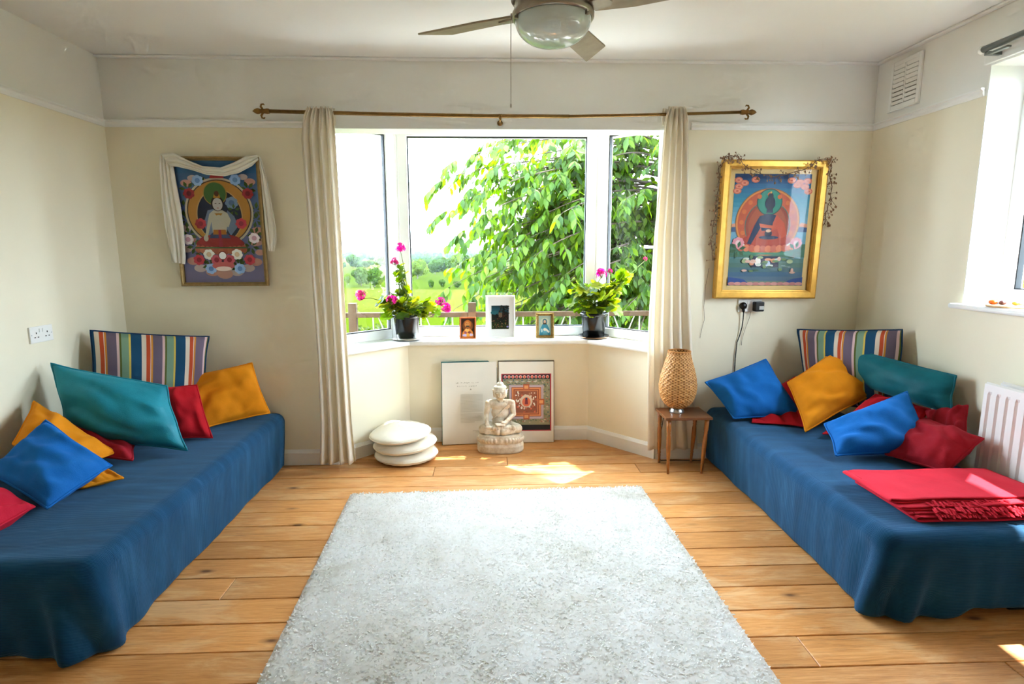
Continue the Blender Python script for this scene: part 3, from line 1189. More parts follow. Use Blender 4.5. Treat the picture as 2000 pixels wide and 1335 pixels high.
def throw(label, x0, x1, y0_, y1_, zt, open_side, seed, hem):
    """cloth over a bed: flat top, rounded shoulder, skirt with folds.
    open_side: +1 the long free side is at x1, -1 at x0. hem(s) gives hem height along the outline"""
    mb = MB()
    R_ = 0.05
    # outline in plan: along free long side from wall end to near end, round corner, along near end
    sx = x1 if open_side > 0 else x0
    wx = x0 if open_side > 0 else x1
    path = []
    rc = 0.07
    nl, nc, ne = 90, 14, 60
    for i in range(nl + 1):
        path.append(((sx, lerp(y1_, y0_ + rc, i / nl)), (open_side, 0)))
    for i in range(1, nc):
        a = i / nc * PI / 2
        nx, ny = math.cos(a) * open_side, -math.sin(a)
        path.append(((sx - open_side * rc + nx * rc, y0_ + rc + ny * rc), (nx, ny)))
    for i in range(ne + 1):
        path.append(((lerp(sx - open_side * rc, wx, i / ne), y0_), (0, -1)))
    n = len(path)
    # arc length
    S = [0]
    for a, b in zip(path, path[1:]):
        S.append(S[-1] + (Vector(a[0]) - Vector(b[0])).length)
    sc_ = S[nl + nc // 2]
    rows = []
    nt = 26
    for j in range(nt + 1):
        row = []
        for i, ((px, py), (nx, ny)) in enumerate(path):
            s_ = S[i]
            hz = hem(s_ - sc_)
            t = j / nt
            # shoulder: quarter arc for first 6 rows, then down
            if j <= 6:
                a = j / 6 * PI / 2
                off_ = -R_ + R_ * math.sin(a)
                z = zt - R_ + R_ * math.cos(a)
                tt = 0
            else:
                tt = (j - 6) / (nt - 6)
                off_ = 0
                z = lerp(zt - R_, hz, tt)
            corner = math.exp(-((s_ - sc_) / .16) ** 2)
            amp = (0.007 + 0.012 * corner + .012 * sstep(-.02, .10, s_ - sc_)) * tt ** .7
            fold = noise.noise((s_ * 5.5 + seed, tt * .8, seed)) * 1.2 + noise.noise((s_ * 14 + seed * 3, tt * 1.2, seed)) * .6
            fold += corner * 1.3 * math.cos((s_ - sc_) * 42 + tt * 2.5)
            lean = -0.014 * tt + 0.022 * tt * corner
            o2_ = off_ + amp * fold + lean + .006 * noise.noise((s_ * 3, seed, 2)) * (1 - tt)
            row.append((px + nx * o2_, py + ny * o2_, z + .004 * noise.noise((s_ * 4, j * .2, seed)) * min(1, j / 6)))
        rows.append(row)
    vs = [p for r in rows for p in r]
    fs = []
    for j in range(nt):
        for i in range(n - 1):
            q = (j * n + i, j * n + i + 1, (j + 1) * n + i + 1, (j + 1) * n + i)
            fs.append(q if open_side < 0 else q[::-1])
    mb.add(vs, fs)
    # top: from the shoulder line to the wall side
    endrow = rows[0][nl:]
    us = [max(0.0, min(1.0, (e_[0] - endrow[0][0]) / (wx - endrow[0][0]))) for e_ in endrow]
    m = len(us) - 1
    vs, fs = [], []
    for i in range(nl + 1):
        p = rows[0][i]
        for q in range(m + 1):
            u = us[q]
            x = lerp(p[0], wx, u)
            z = zt + (.010 * noise.noise((x * 2.2, p[1] * 1.6, seed)) + .004 * noise.noise((x * 9, p[1] * 3, seed))) * min(1, u * 5) * min(1, (p[1] - (y0_ + rc)) * 7)
            vs.append((x, p[1], lerp(p[2] if i < nl else zt, z, min(1, u * 4))))
    for i in range(nl):
        for q in range(m):
            a = i * (m + 1) + q
            f_ = (a, a + 1, a + m + 2, a + m + 1)
            fs.append(f_ if open_side > 0 else f_[::-1])
    mb.add(vs, fs)
    # near end strip between last long row and the end outline
    last = vs[nl * (m + 1):]
    vs2, fs2 = [], []
    ne2 = len(endrow)
    for i in range(ne2):
        u = i / (ne2 - 1)
        x, y, z = endrow[i]
        a = Vector(last[i])
        for q in range(5):
            vs2.append(a.lerp(Vector((x, y, z)), q / 4))
    for i in range(ne2 - 1):
        for q in range(4):
            a = i * 5 + q
            f_ = (a, a + 1, a + 6, a + 5)
            fs2.append(f_ if open_side < 0 else f_[::-1])
    mb.add(vs2, fs2)
    ob = mb.build('bedspread', M_THROW, org=((x0 + x1) / 2, (y0_ + y1_) / 2, zt), smooth=True, solid=0.006, weld=True)
    bm3 = bmesh.new()
    bm3.from_mesh(ob.data)
    bmesh.ops.recalc_face_normals(bm3, faces=bm3.faces)
    bm3.to_mesh(ob.data)
    bm3.free()
    at = ob.data.attributes.new('rib', 'FLOAT', 'POINT')
    yl = y0_ - ob.location.y
    vals = []
    for v_ in ob.data.vertices:
        y, z = v_.co.y, v_.co.z
        vals.append(y - max(0.0, -z) * sstep(yl + .075, yl + .01, y))
    at.data.foreach_set('value', vals)
    return tag(ob, label, 'bedspread')


ZB = 0.335
bed('low divan bed along the left wall hidden under a blue throw', XL + .02, -1.30, -1.72, -.05, ZB)
bed('low divan bed along the right wall, cream base showing at its foot', 1.395, 2.13, -1.655, -.04, ZB)
throw('dark blue ribbed throw draped over the left bed', XL + .012, -1.272, -1.75, -.03, ZB + .004, 1, 3.3, lambda s: 0.012 + .012 * noise.noise((s * 2, 1, 0)))
throw('dark blue ribbed throw draped over the right bed', 1.365, 2.14, -1.685, -.025, ZB + .004, -1, 9.1, lambda s: 0.014 + .01 * noise.noise((s * 2, 5, 0)) + .035 * sstep(.26, .34, s))


# ------------------------------------------------------------------ cushions
def stripes_mat():
    n = N('striped_cotton')
    a = n.new('ShaderNodeAttribute', attribute_name='UVMap')
    sp = n.new('ShaderNodeSeparateXYZ')
    n.link(a.outputs['Vector'], sp.inputs[0])
    x = n.math('FRACT', n.math('ADD', n.math('MULTIPLY', sp.outputs[0], 2.62), 0.08))
    seq = [(.00, '1f4d70'), (.14, 'ddd0bf'), (.24, 'c2502f'), (.33, 'e8ddd0'), (.345, 'd08a3a'), (.39, '6f6274'), (.60, 'd8b8b8'), (.66, '5c6430'), (.70, '7d9c84'), (.86, 'd8bc58'), (.905, '1f4d70')]
    r = n.new('ShaderNodeValToRGB')
    r.color_ramp.interpolation = 'CONSTANT'
    e_ = r.color_ramp.elements
    while len(e_) > 1:
        e_.remove(e_[-1])
    e_[0].position = 0
    e_[0].color = (*lin(seq[0][1]), 1)
    for p, c in seq[1:]:
        q = e_.new(p)
        q.color = (*lin(c), 1)
    n.link(x, r.inputs[0])
    n.base(r.outputs[0])
    n.set(Roughness=0.85)
    n.b.inputs['Specular IOR Level'].default_value = 0.2
    n.bump(n.noise(n.coords('Object'), 260, 2), 0.2, 0.002)
    return n.m


M_STRIPE = stripes_mat()


def cushion(label, corners, thick, mat, seed, wr=1.0, pipe=None, group=None, pinch=0.045, pr_=0.005, nm='cushion'):
    """corners: BL, BR, TR, TL in 3D; face seen from the camera"""
    P = [Vector(c) for c in corners]
    ctr = sum(P, Vector()) / 4
    nrm = (P[1] - P[0] + P[2] - P[3]).cross(P[3] - P[0] + P[2] - P[1]).normalized()
    if nrm.dot(CAMLOC - ctr) < 0:
        nrm = -nrm
    NN = 30

    def surf(u, v, side):
        # pull the edge midpoints in so that the corners stick out
        cu_, cv_ = u * 2 - 1, v * 2 - 1
        pu = cu_ * (1 - pinch * (1 - cv_ * cv_) * abs(cu_)) + .022 * cu_ * abs(cu_) * noise.noise((v * 3.3, seed, cu_))
        pv = cv_ * (1 - pinch * (1 - cu_ * cu_) * abs(cv_)) + .022 * cv_ * abs(cv_) * noise.noise((u * 3.3, seed + 7, cv_))
        uu, vv = (pu + 1) / 2, (pv + 1) / 2
        p = P[0] * (1 - uu) * (1 - vv) + P[1] * uu * (1 - vv) + P[2] * uu * vv + P[3] * (1 - uu) * vv
        h = max(0, (1 - abs(cu_) ** 2.2)) ** .5 * max(0, (1 - abs(cv_) ** 2.2)) ** .5
        w_ = 1.25 * wr * (.016 * noise.noise((u * 2.6 + seed, v * 2.6, seed * 1.7)) + .008 * noise.noise((u * 7 + seed, v * 5, side + seed))
                   + .010 * math.sin(6 * (u * math.cos(seed) + v * math.sin(seed)) * 3.1 + 3 * noise.noise((u * 3, v * 3, seed))) * (.4 + abs(noise.noise((u * 1.7, v * 1.7, seed + 5)))))
        ed = min(1, (1 - max(abs(cu_), abs(cv_))) * 6)
        # gathers along the seams
        w_ += wr * .004 * math.sin(46 * (u if abs(cv_) > abs(cu_) else v) + seed) * math.exp(-((1 - max(abs(cu_), abs(cv_))) / .16) ** 2) * ed
        return p + nrm * side * (thick * .62 * h + w_ * ed * (1 if side > 0 else .4))

    mb = MB()
    mb.grid(lambda u, v: surf(u, v, 1), NN, NN)
    mb.grid(lambda u, v: surf(u, v, -1), NN, NN, flip=True)
    fl = (P[1] - P[0]).cross(P[3] - P[0]).dot(nrm) < 0
    if fl:
        mb.f = [f_[::-1] for f_ in mb.f]
    root = thing(nm, label, 'cushion', tuple(ctr), group)
    org = root.location
    me = mb.mesh('cover', org, True)
    uvl = me.uv_layers.new(name='UVMap')
    W_ = NN + 1
    nv_ = W_ * W_
    for lp in me.loops:
        k = lp.vertex_index % nv_
        uvl.data[lp.index].uv = ((k % W_) / NN, (k // W_) / NN)
    me.materials.append(mat)
    ob = bpy.data.objects.new('cover', me)
    COL.objects.link(ob)
    ob.parent = root
    # seam flange / piping round the edge
    loop = []
    for i in range(NN):
        loop.append(surf(i / NN, 0, 1))
    for i in range(NN):
        loop.append(surf(1, i / NN, 1))
    for i in range(NN):
        loop.append(surf(1 - i / NN, 1, 1))
    for i in range(NN + 1):
        loop.append(surf(0, 1 - i / NN, 1))
    pm = MB().tube(loop, pr_, 6, cap=False)
    pm.build('piping', pipe or mat, root, smooth=True)
    return root


GL, GR = 'cushions heaped on the left bed', 'cushions heaped on the right bed'
cushion('long multicolour striped cushion standing in the left corner', [(-2.09, -.50, .40), (-1.66, -.22, .40), (-1.650, -.10, .83), (-2.115, -.40, .912)], .16, M_STRIPE, 1.0, wr=.35, pipe=M_NAVYPIPE, group=GL, pinch=.03)
cushion('orange cushion leaning on the back wall at the far end of the left bed', [(-1.59, -.38, .36), (-1.325, -.11, .366), (-1.421, -.075, .666), (-1.79, -.22, .609)], .13, M_ORANGE, 2.2, group=GL)
cushion('red cushion between the teal velvet and the orange cushion', [(-1.75, -.60, .37), (-1.471, -.52, .352), (-1.605, -.37, .603), (-1.86, -.42, .60)], .11, M_RED, 3.1, group=GL)
cushion('large teal velvet cushion propped against the left wall', [(-2.045, -.755, .43), (-1.484, -.745, .362), (-1.650, -.58, .65), (-2.12, -.69, .792)], .17, M_TEAL, 4.4, wr=.9, group=GL, pinch=.05)
cushion('dark red cushion lying mostly hidden under the teal velvet one', [(-2.1, -.80, .58), (-1.98, -.86, .40), (-1.652, -.90, .372), (-1.80, -.62, .40)], .06, M_CRIMSON, 5.2, group=GL)
cushion('orange cushion slumped against the left wall behind the blue one', [(-2.075, -1.02, .50), (-1.80, -1.12, .385), (-1.75, -.86, .40), (-2.115, -.83, .640)], .11, M_ORANGE, 6.3, group=GL)
cushion('flat orange cushion peeping out under the right corner of the blue one', [(-2.0, -1.15, .385), (-1.684, -1.18, .362), (-1.580, -1.09, .364), (-1.80, -.92, .372)], .05, M_ORANGE, 7.7, group=GL)
cushion('bright blue cushion on the left bed', [(-2.02, -1.22, .45), (-1.672, -1.392, .368), (-1.622, -1.09, .42), (-1.900, -1.05, .612)], .13, M_BLUE, 8.1, group=GL)
cushion('rose red cushion at the near left edge beside the blue one', [(-2.05, -1.50, .40), (-1.72, -1.66, .37), (-1.712, -1.40, .38), (-1.98, -1.27, .43)], .10, M_ROSE, 9.4, group=GL)

cushion('multicolour striped cushion standing in the right corner', [(1.895, -.21, .42), (2.215, -.56, .45), (2.238, -.49, .893), (1.868, -.10, .845)], .16, M_STRIPE, 11.0, wr=.35, pipe=M_NAVYPIPE, group=GR, pinch=.03)
cushion('blue cushion at the far end of the right bed under the plug socket', [(1.40, -.345, .365), (1.80, -.36, .375), (1.672, -.125, .668), (1.278, -.20, .545)], .12, M_BLUE, 12.6, group=GR)
cushion('flat red cushion under the far blue one', [(1.49, -.385, .352), (1.74, -.48, .352), (1.87, -.12, .555), (1.64, -.05, .40)], .035, M_RED, 13.1, group=GR)
cushion('orange cushion standing on its corner between the two blue ones', [(1.714, -.32, .565), (1.675, -.61, .368), (2.125, -.47, .53), (1.981, -.32, .757)], .13, M_ORANGE, 14.9, group=GR)
cushion('dark teal velvet bolster cushion against the right wall', [(2.10, -.37, .56), (2.19, -.93, .55), (2.225, -.89, .725), (2.045, -.345, .770)], .13, M_TEALD, 15.3, wr=.6, group=GR, pinch=.03)
cushion('bright blue cushion in front on the right bed', [(1.612, -.985, .372), (2.08, -1.0, .395), (2.06, -.80, .628), (1.655, -.80, .466)], .14, M_BLUE, 16.2, group=GR)
cushion('bright red cushion behind the front blue one', [(1.74, -.66, .37), (2.05, -.86, .40), (2.19, -.80, .535), (2.08, -.55, .55)], .09, M_RED, 17.8, group=GR)
cushion('dark red cushion propped on the wall beside the radiator', [(2.06, -1.0, .42), (2.17, -1.05, .46), (2.235, -.965, .600), (2.17, -.80, .53)], .06, M_CRIMSON, 18.5, group=GR)
cushion('crimson cushion slumped nearest the folded blanket', [(1.852, -.98, .372), (1.962, -1.205, .37), (2.125, -1.19, .515), (2.10, -.88, .515)], .12, M_CRIMSON, 19.9, group=GR)

# ------------------------------------------------------------------ folded red blanket
bl = thing('folded_blanket', 'red wool blanket with a fringe folded on the right bed', 'blanket', (1.8, -1.44, ZB + .01))


def slab(x0, x1, ya, yb, z, th, seed, name, ragged=0.0, roll=.02):
    """one folded layer: a cloth loop with a round fold at its left (x0) end"""
    mb = MB()
    prof_ = []
    for i in range(9):
        a = PI / 2 + PI * i / 8
        prof_.append((x0 + roll + roll * math.cos(a), z + th / 2 + th / 2 * math.sin(a)))
    top = [(lerp(x1, x0 + roll, i / 26), z + th) for i in range(27)]
    bot = [(lerp(x0 + roll, x1, i / 12), z) for i in range(1, 13)]
    pr2 = top + prof_ + bot
    n = len(pr2)

    def fn(u, v):
        k = u * (n - 1)
        i = min(int(k), n - 2)
        a, b = pr2[i], pr2[i + 1]
        x, zz = lerp(a[0], b[0], k - i), lerp(a[1], b[1], k - i)
        y = lerp(ya, yb, v)
        if ragged and v == 0:
            y += ragged * (0.5 + 0.5 * math.sin(x * 260)) * (.6 + .5 * noise.noise((x * 30, z * 9, seed)))
        wob = .008 * noise.noise((x * 5, y * 4, seed)) + .004 * noise.noise((x * 13, y * 9, seed))
        y += .01 * noise.noise((x * 4, seed, 0))
        return (x + .012 * noise.noise((y * 6, seed, 1)) * (1 - u), y, zz + (wob if zz > z + th * .5 else wob * .3))
    mb.grid(fn, n - 1, 22)
    return mb.build(name, M_BLANKET, bl, smooth=True, solid=0.004)


slab(1.535, 2.12, -1.60, -1.25, ZB + .012, .016, 1.0, 'bottom_fold')
slab(1.52, 2.115, -1.585, -1.245, ZB + .031, .012, 2.5, 'middle_fold')
slab(1.495, 2.11, -1.575, -1.25, ZB + .047, .010, 4.5, 'upper_fold', ragged=.012)
slab(1.475, 2.10, -1.545, -1.255, ZB + .060, .010, 6.5, 'top_fold', ragged=.012)
fr = MB()
for row, (yy, zz) in enumerate(((-1.588, ZB + .052), (-1.600, ZB + .040), (-1.556, ZB + .064))):
    k = 44 if row < 2 else 30
    for i in range(k):
        x = lerp(1.60, 2.10, (i + rnd.random() * .6) / k)
        d = Vector((rnd.uniform(-.006, .006), -rnd.uniform(.012, .022), -rnd.uniform(.002, .010)))
        p = Vector((x, yy + rnd.uniform(-.003, .008), zz + rnd.uniform(-.003, .004)))
        wv_ = rnd.uniform(.003, .0048)
        fr.add([p + Vector((-wv_, .006, .001)), p + Vector((wv_, .006, .001)), p + d + Vector((wv_ * 1.1, 0, .0)), p + d * 1.25, p + d + Vector((-wv_ * 1.1, 0, 0)), p + d * .5 + Vector((0, 0, .004))],
               [(0, 1, 5), (1, 2, 5), (2, 3, 5), (3, 4, 5), (4, 0, 5)])
fro = fr.build('fringe', M_BLANKET, bl, solid=.002)
fro['kind'] = 'stuff'

# ------------------------------------------------------------------ rug
def rug_mat():
    n = N('shaggy_rug')
    v = n.coords('Object')
    a = n.noise(v, 3.5, 6, .65, .4)
    b = n.noise(v, 60, 3, .6)
    c = n.ramp(a, [(0.28, lin('e2ddd2')), (0.42, lin('f1efe9')), (0.6, lin('f8f7f4'))])
    c = n.mix(.15, c, n.ramp(b, [(0.3, lin('c9c0ae')), (0.55, lin('ffffff'))]), 'MULTIPLY')
    n.base(c)
    n.set(Roughness=.95)
    n.b.inputs['Specular IOR Level'].default_value = .1
    n.bump(n.math('ADD', n.noise(v, 130, 4, .7), n.math('MULTIPLY', a, 1.5)), .3, .006)
    tr = n.new('ShaderNodeBsdfTranslucent')
    n.link(c, tr.inputs[0])
    mx = n.new('ShaderNodeMixShader')
    mx.inputs[0].default_value = .4
    n.link(n.b.outputs[0], mx.inputs[1])
    n.link(tr.outputs[0], mx.inputs[2])
    n.link(mx.outputs[0], n.out.inputs[0])
    return n.m


M_RUG = rug_mat()
RC = [(-.775, -.478), (.846, -.446), (.905, -2.75), (-.70, -2.78)]   # far left, far right, near right, near left
rug = thing('shag_rug', 'white shaggy rug on the floorboards between the two beds', 'rug', (.07, -1.6, 0))


def rp(u, v):
    e1 = .008 * noise.noise((u * 9, 1, 0)) if v in (0, 1) else 0
    a = Vector(RC[0]).lerp(Vector(RC[1]), u)
    b = Vector(RC[3]).lerp(Vector(RC[2]), u)
    p = a.lerp(b, v)
    return p.x, p.y


mb = MB()


def rug_top(u, v):
    x, y = rp(u, v)
    dd = min(u, 1 - u, v, 1 - v)
    z = .004 + .011 * min(1, dd * 60) + .003 * noise.noise((x * 14, y * 14, 0)) + .003 * noise.noise((x * 40, y * 40, 3))
    return (x, y, z)


mb.grid(rug_top, 150, 200, flip=True)
mb.build('backing', M_RUG, rug, smooth=True)
q = np.random.default_rng(3)
NT = 70000
uu, vv = .007 + .986 * q.random(NT), .005 + .99 * q.random(NT)
A = np.array(RC)
bx = (A[0] * (1 - uu)[:, None] + A[1] * uu[:, None]) * (1 - vv)[:, None] + (A[3] * (1 - uu)[:, None] + A[2] * uu[:, None]) * vv[:, None]
ang = q.random(NT) * 2 * PI
lean = np.clip(q.normal(0, .008, (NT, 2)), -.011, .011) + np.array([.003, -.002])
hh = .006 + q.random(NT) * .006
wd2 = .0030 + q.random(NT) * .0020
V3 = np.zeros((NT, 4, 3))
dx, dy = np.cos(ang) * wd2, np.sin(ang) * wd2
base = np.concatenate([bx, np.full((NT, 1), .008)], 1)
V3[:, 0] = base + np.stack([-dx, -dy, 0 * dx], 1)
V3[:, 1] = base + np.stack([dx, dy, 0 * dx], 1)
tp = base + np.concatenate([lean, hh[:, None]], 1)
V3[:, 2] = tp + np.stack([dx * .8, dy * .8, 0 * dx], 1)
V3[:, 3] = tp + np.stack([-dx * .8, -dy * .8, 0 * dx], 1)
V3 -= np.array(rug.location)
me = bpy.data.meshes.new('pile')
me.from_pydata(V3.reshape(-1, 3).tolist(), [], (np.arange(NT * 4).reshape(NT, 4)).tolist())
me.materials.append(M_RUG)
po = bpy.data.objects.new('pile', me)
COL.objects.link(po)
po.parent = rug
po['kind'] = 'stuff'

# ================================================================== curtains and pole
M_BRASS = simple('antique_brass', lin('8a6a3c'), 0.4, metal=0.85, var=0.15, vscale=30)
cp_ = thing('curtain_pole', 'thin antique brass curtain pole with spear finials above the bay', 'curtain pole', (.07, -.08, 2.08))
PY = -.078
MB().tube([(-1.225, PY, 2.095), (-.6, PY, 2.083), (.0, PY, 2.076), (.46, PY, 2.077)], .0105, 12).build('outer_rod', M_BRASS, cp_, smooth=True)
MB().tube([(.46, PY, 2.077), (.9, PY, 2.088), (1.455, PY, 2.106)], .0085, 12).build('inner_rod', M_BRASS, cp_, smooth=True)
for sx, xx, zz in ((-1, -1.222, 2.095), (1, 1.452, 2.106)):
    fm = MB()
    ax = (sx, 0, 0)
    fm.lathe([(.013, 0), (.015, .012), (.012, .03), (.015, .034), (.015, .042), (.010, .046), (.014, .054), (.0165, .064), (.012, .078), (.002, .092)], (xx, PY, zz), 14, axis=ax)
    for s_ in (-1, 1):
        fm.tube([(xx + sx * .036, PY, zz + s_ * .010), (xx + sx * .046, PY, zz + s_ * .024), (xx + sx * .042, PY, zz + s_ * .036), (xx + sx * .030, PY, zz + s_ * .038), (xx + sx * .026, PY, zz + s_ * .032)], [.006, .006, .005, .004, .003], 8)
    fm.build('finial', M_BRASS, cp_, smooth=True)
for xb, zb in ((.067, 2.076), (-.945, 2.090), (1.07, 2.093)):
    bm2 = MB()
    bm2.tube([(xb, -.001, zb - .022), (xb, PY * .6, zb - .022), (xb, PY, zb - .014)], .005, 8)
    bm2.lathe([(.016, 0), (.016, .006)], (xb, -.006, zb - .022), 14, axis=(0, 1, 0))
    for i in range(2):
        bm2.tube([(xb - .006 + .012 * i, PY + .014 * math.cos(a), zb + .014 * math.sin(a)) for a in [PI * (1.9 - k * .14) for k in range(9)]], .0028, 6)
    bm2.build('bracket', M_BRASS, cp_, smooth=True)


def curtain(label, rows, folds, seed, yb):
    """rows: (z, xleft, xright, fold depth) from top to bottom"""
    zs = [r[0] for r in rows]

    def at(z):
        for a, b in zip(rows, rows[1:]):
            if a[0] >= z >= b[0]:
                t = (a[0] - z) / (a[0] - b[0])
                return [lerp(a[i], b[i], t) for i in range(5)]
        return list(rows[-1])
    ztop, zbot = zs[0], zs[-1]

    def fn(u, v):
        z = lerp(ztop, zbot, v ** 1.15)
        _, xl, xr, dep, yy = at(z)
        t = u + .012 * math.sin(2 * PI * folds * u + seed) + .015 * noise.noise((u * 4, z * .8, seed))
        ph = 2 * PI * folds * u + 1.1 * noise.noise((u * 2.0, z * .55, seed)) + seed
        # rounded folds with sharper valleys
        sh = abs(math.sin(ph / 2)) ** .8
        # narrow pleats just under the pole
        near = math.exp(-((ztop - z - .02) / .07) ** 2)
        pl_n = .010 * math.sin(ph * 2.0 + 1) * near
        y = yy - dep * sh + pl_n + .006 * noise.noise((u * 6, z * 1.4, seed))
        zz = z
        if v >= .999:
            zz += .010 * noise.noise((u * 5, seed, 0))
        if v <= .001:
            zz += .006 * math.sin(ph * 2)
        return (lerp(xl, xr, t), y, zz)
    mb = MB()
    mb.grid(fn, 110, 90, flip=True)
    root = thing('curtain', label, 'curtain', ((rows[-1][1] + rows[-1][2]) / 2, yb, rows[-1][0]))
    mb.build('drape', M_CURTAIN, root, smooth=True, solid=.003)
    # gathered heading tape behind the pole
    z0_, xl, xr = rows[0][0], rows[1][1], rows[1][2]
    hb_ = MB()
    hb_.grid(lambda u, v: (lerp(xl + .004, xr - .004, u), PY + .018 + .004 * math.sin(u * 60), lerp(z0_ + .004, z0_ - .09, v)), 60, 4)
    hb_.build('heading', M_CURTAIN, root, smooth=True, solid=.003)
    return root


curtain('long cream curtain hanging at the left of the bay', [(2.112, -1.005, -.872, .020, -.09), (2.06, -1.030, -.860, .034, -.09), (1.95, -1.046, -.856, .048, -.085), (1.4, -1.040, -.850, .055, -.075), (.7, -1.030, -.848, .060, -.07), (.30, -1.035, -.845, .062, -.065), (.042, -1.055, -.832, .066, -.062)], 4.0, .4, -.09)
curtain('long cream curtain hanging at the right of the bay behind the basket lamp', [(2.124, 1.020, 1.120, .020, -.09), (2.06, 1.000, 1.136, .034, -.09), (1.95, .990, 1.146, .045, -.085), (1.4, .966, 1.180, .045, -.06), (.86, .960, 1.235, .040, -.036), (.45, .972, 1.275, .034, -.026), (.075, .985, 1.315, .030, -.024)], 4.5, 2.1, -.09)

# ================================================================== side table and basket lamp
M_WALNUT = simple('walnut_veneer', lin('7a4a28'), 0.35, var=0.18, vscale=18, spec=0.45)
M_BEECH = simple('stained_beech', lin('a2622a'), 0.35, var=0.12, vscale=25, spec=0.45)
TX0, TX1, TY0, TY1, TZ = 1.022, 1.300, -.292, -.062, .355
tb_ = thing('side_table', 'small wooden side table with four turned legs beside the right bed', 'table', ((TX0 + TX1) / 2, (TY0 + TY1) / 2, 0))
MB().box((TX0, TY0, TZ - .016), (TX1, TY1, TZ)).build('tabletop', M_WALNUT, tb_, bevel=0.003)
for sx, sy in ((0, 0), (1, 0), (0, 1), (1, 1)):
    top = Vector((lerp(TX0 + .025, TX1 - .025, sx), lerp(TY0 + .025, TY1 - .02, sy), TZ - .0165))
    bot = Vector((lerp(TX0 + .035, TX1 - .040, sx), lerp(TY0 + .035, TY1 - .012, sy), 0))
    ax = top - bot
    L = ax.length
    MB().lathe([(.0075, 0), (.0085, L * .10), (.0095, L * .17), (.0075, L * .185), (.0105, L * .20), (.0105, L * .215), (.0085, L * .23), (.0115, L * .32), (.0135, L * .55), (.0125, L * .68), (.0095, L * .73), (.0125, L * .745), (.0095, L * .76), (.0125, L * .80), (.0140, L)], bot, 14, axis=ax).build('leg', M_BEECH, tb_, smooth=True)


def weave_mat():
    n = N('woven_bamboo')
    a = n.new('ShaderNodeVertexColor', layer_name='Col')
    n.base(a.outputs['Color'])
    n.set(Roughness=.6)
    n.b.inputs['Specular IOR Level'].default_value = .3
    return n.m


M_WEAVE = weave_mat()
M_CHROME = simple('brushed_steel', lin('c9c9c9'), 0.28, metal=1.0, var=0.05)
LX, LY = 1.125, -.165
lamp = thing('basket_lamp', 'woven bamboo egg-shaped table lamp on the small side table', 'lamp', (LX, LY, TZ))
mb = MB()
shp = [(0.0, .046), (.06, .075), (.15, .095), (.27, .107), (.40, .1095), (.55, .103), (.70, .090), (.84, .075), (.95, .0655), (1.0, .064)]


def srad(t):
    for a, b in zip(shp, shp[1:]):
        if t <= b[0]:
            k = (t - a[0]) / (b[0] - a[0])
            return lerp(a[1], b[1], k)
    return shp[-1][1]


NU, NV = 210, 110
SZ0, SZ1 = TZ + .033, TZ + .375
nst, nrow = 42, 22
vs, cols = [], []
for j in range(NV + 1):
    t = j / NV
    for i in range(NU):
        a = 2 * PI * i / NU
        wv_ = math.sin(nst / 2 * a) * math.sin(nrow * PI * t)
        r_ = srad(t) + .0022 * wv_
        vs.append((LX + r_ * math.cos(a), LY + r_ * math.sin(a), lerp(SZ0, SZ1, t)))
c_hi, c_mid, c_lo = np.array(lin('d9a466')), np.array(lin('b87a3c')), np.array(lin('5c3414'))
k0 = len(mb.v)
mb.v.extend(vs)
for j in range(NV):
    t = (j + .5) / NV
    for i in range(NU):
        a = 2 * PI * (i + .5) / NU
        ca, cb = math.cos(nst * a), math.cos(nrow * 2 * PI * t + (PI if int(nst * a / (2 * PI)) % 2 else 0))
        hole = ca < -.45 and cb > .15
        c = c_lo if hole else (c_hi if cb < -.2 else c_mid)
        c = c * (0.9 + .2 * noise.noise((a * 5, t * 9, 0)))
        mb.f.append((j * NU + i, j * NU + (i + 1) % NU, (j + 1) * NU + (i + 1) % NU, (j + 1) * NU + i))
        mb.c.append(tuple(c))
mb.build('shade', M_WEAVE, lamp, smooth=True, solid=.003)
MB().tube([(LX + .0645 * math.cos(a), LY + .0645 * math.sin(a), SZ1) for a in [2 * PI * k / 36 for k in range(37)]], .004, 8, cap=False, col=tuple(c_mid)).build('shade_rim', M_WEAVE, lamp, smooth=True)
MB().lathe([(.043, 0), (.044, .006), (.040, .016), (.034, .022), (.033, .034)], (LX, LY, TZ), 28).build('base', M_CHROME, lamp, smooth=True)
M_BLACKP = simple('black_cable', lin('121212'), 0.5, var=0.1)
cb_ = MB()
cb_.tube([(LX - .05, TY1 + .004, TZ - .05), (LX - .045, TY1 + .01, .28), (LX - .055, TY1 + .012, .20), (LX - .075, TY1 + .012, .12), (LX - .07, TY1 + .012, .05), (LX - .05, TY1 + .01, .006), (LX + .05, TY1 + .015, .005), (LX + .20, TY1 + .0, .005)], .0028, 6)
cb_.lathe([(.010, 0), (.012, .01), (.008, .022)], (LX - .05, TY1 + .004, TZ - .058), 10)
tag(cb_.build('lamp_cable', M_BLACKP, smooth=True), 'black lamp cable hanging behind the small side table', 'cable')

# ================================================================== floor cushions in the bay
M_ZAFU = fabric('unbleached_cushion_cotton', lin('f2ead8'), var=.04)


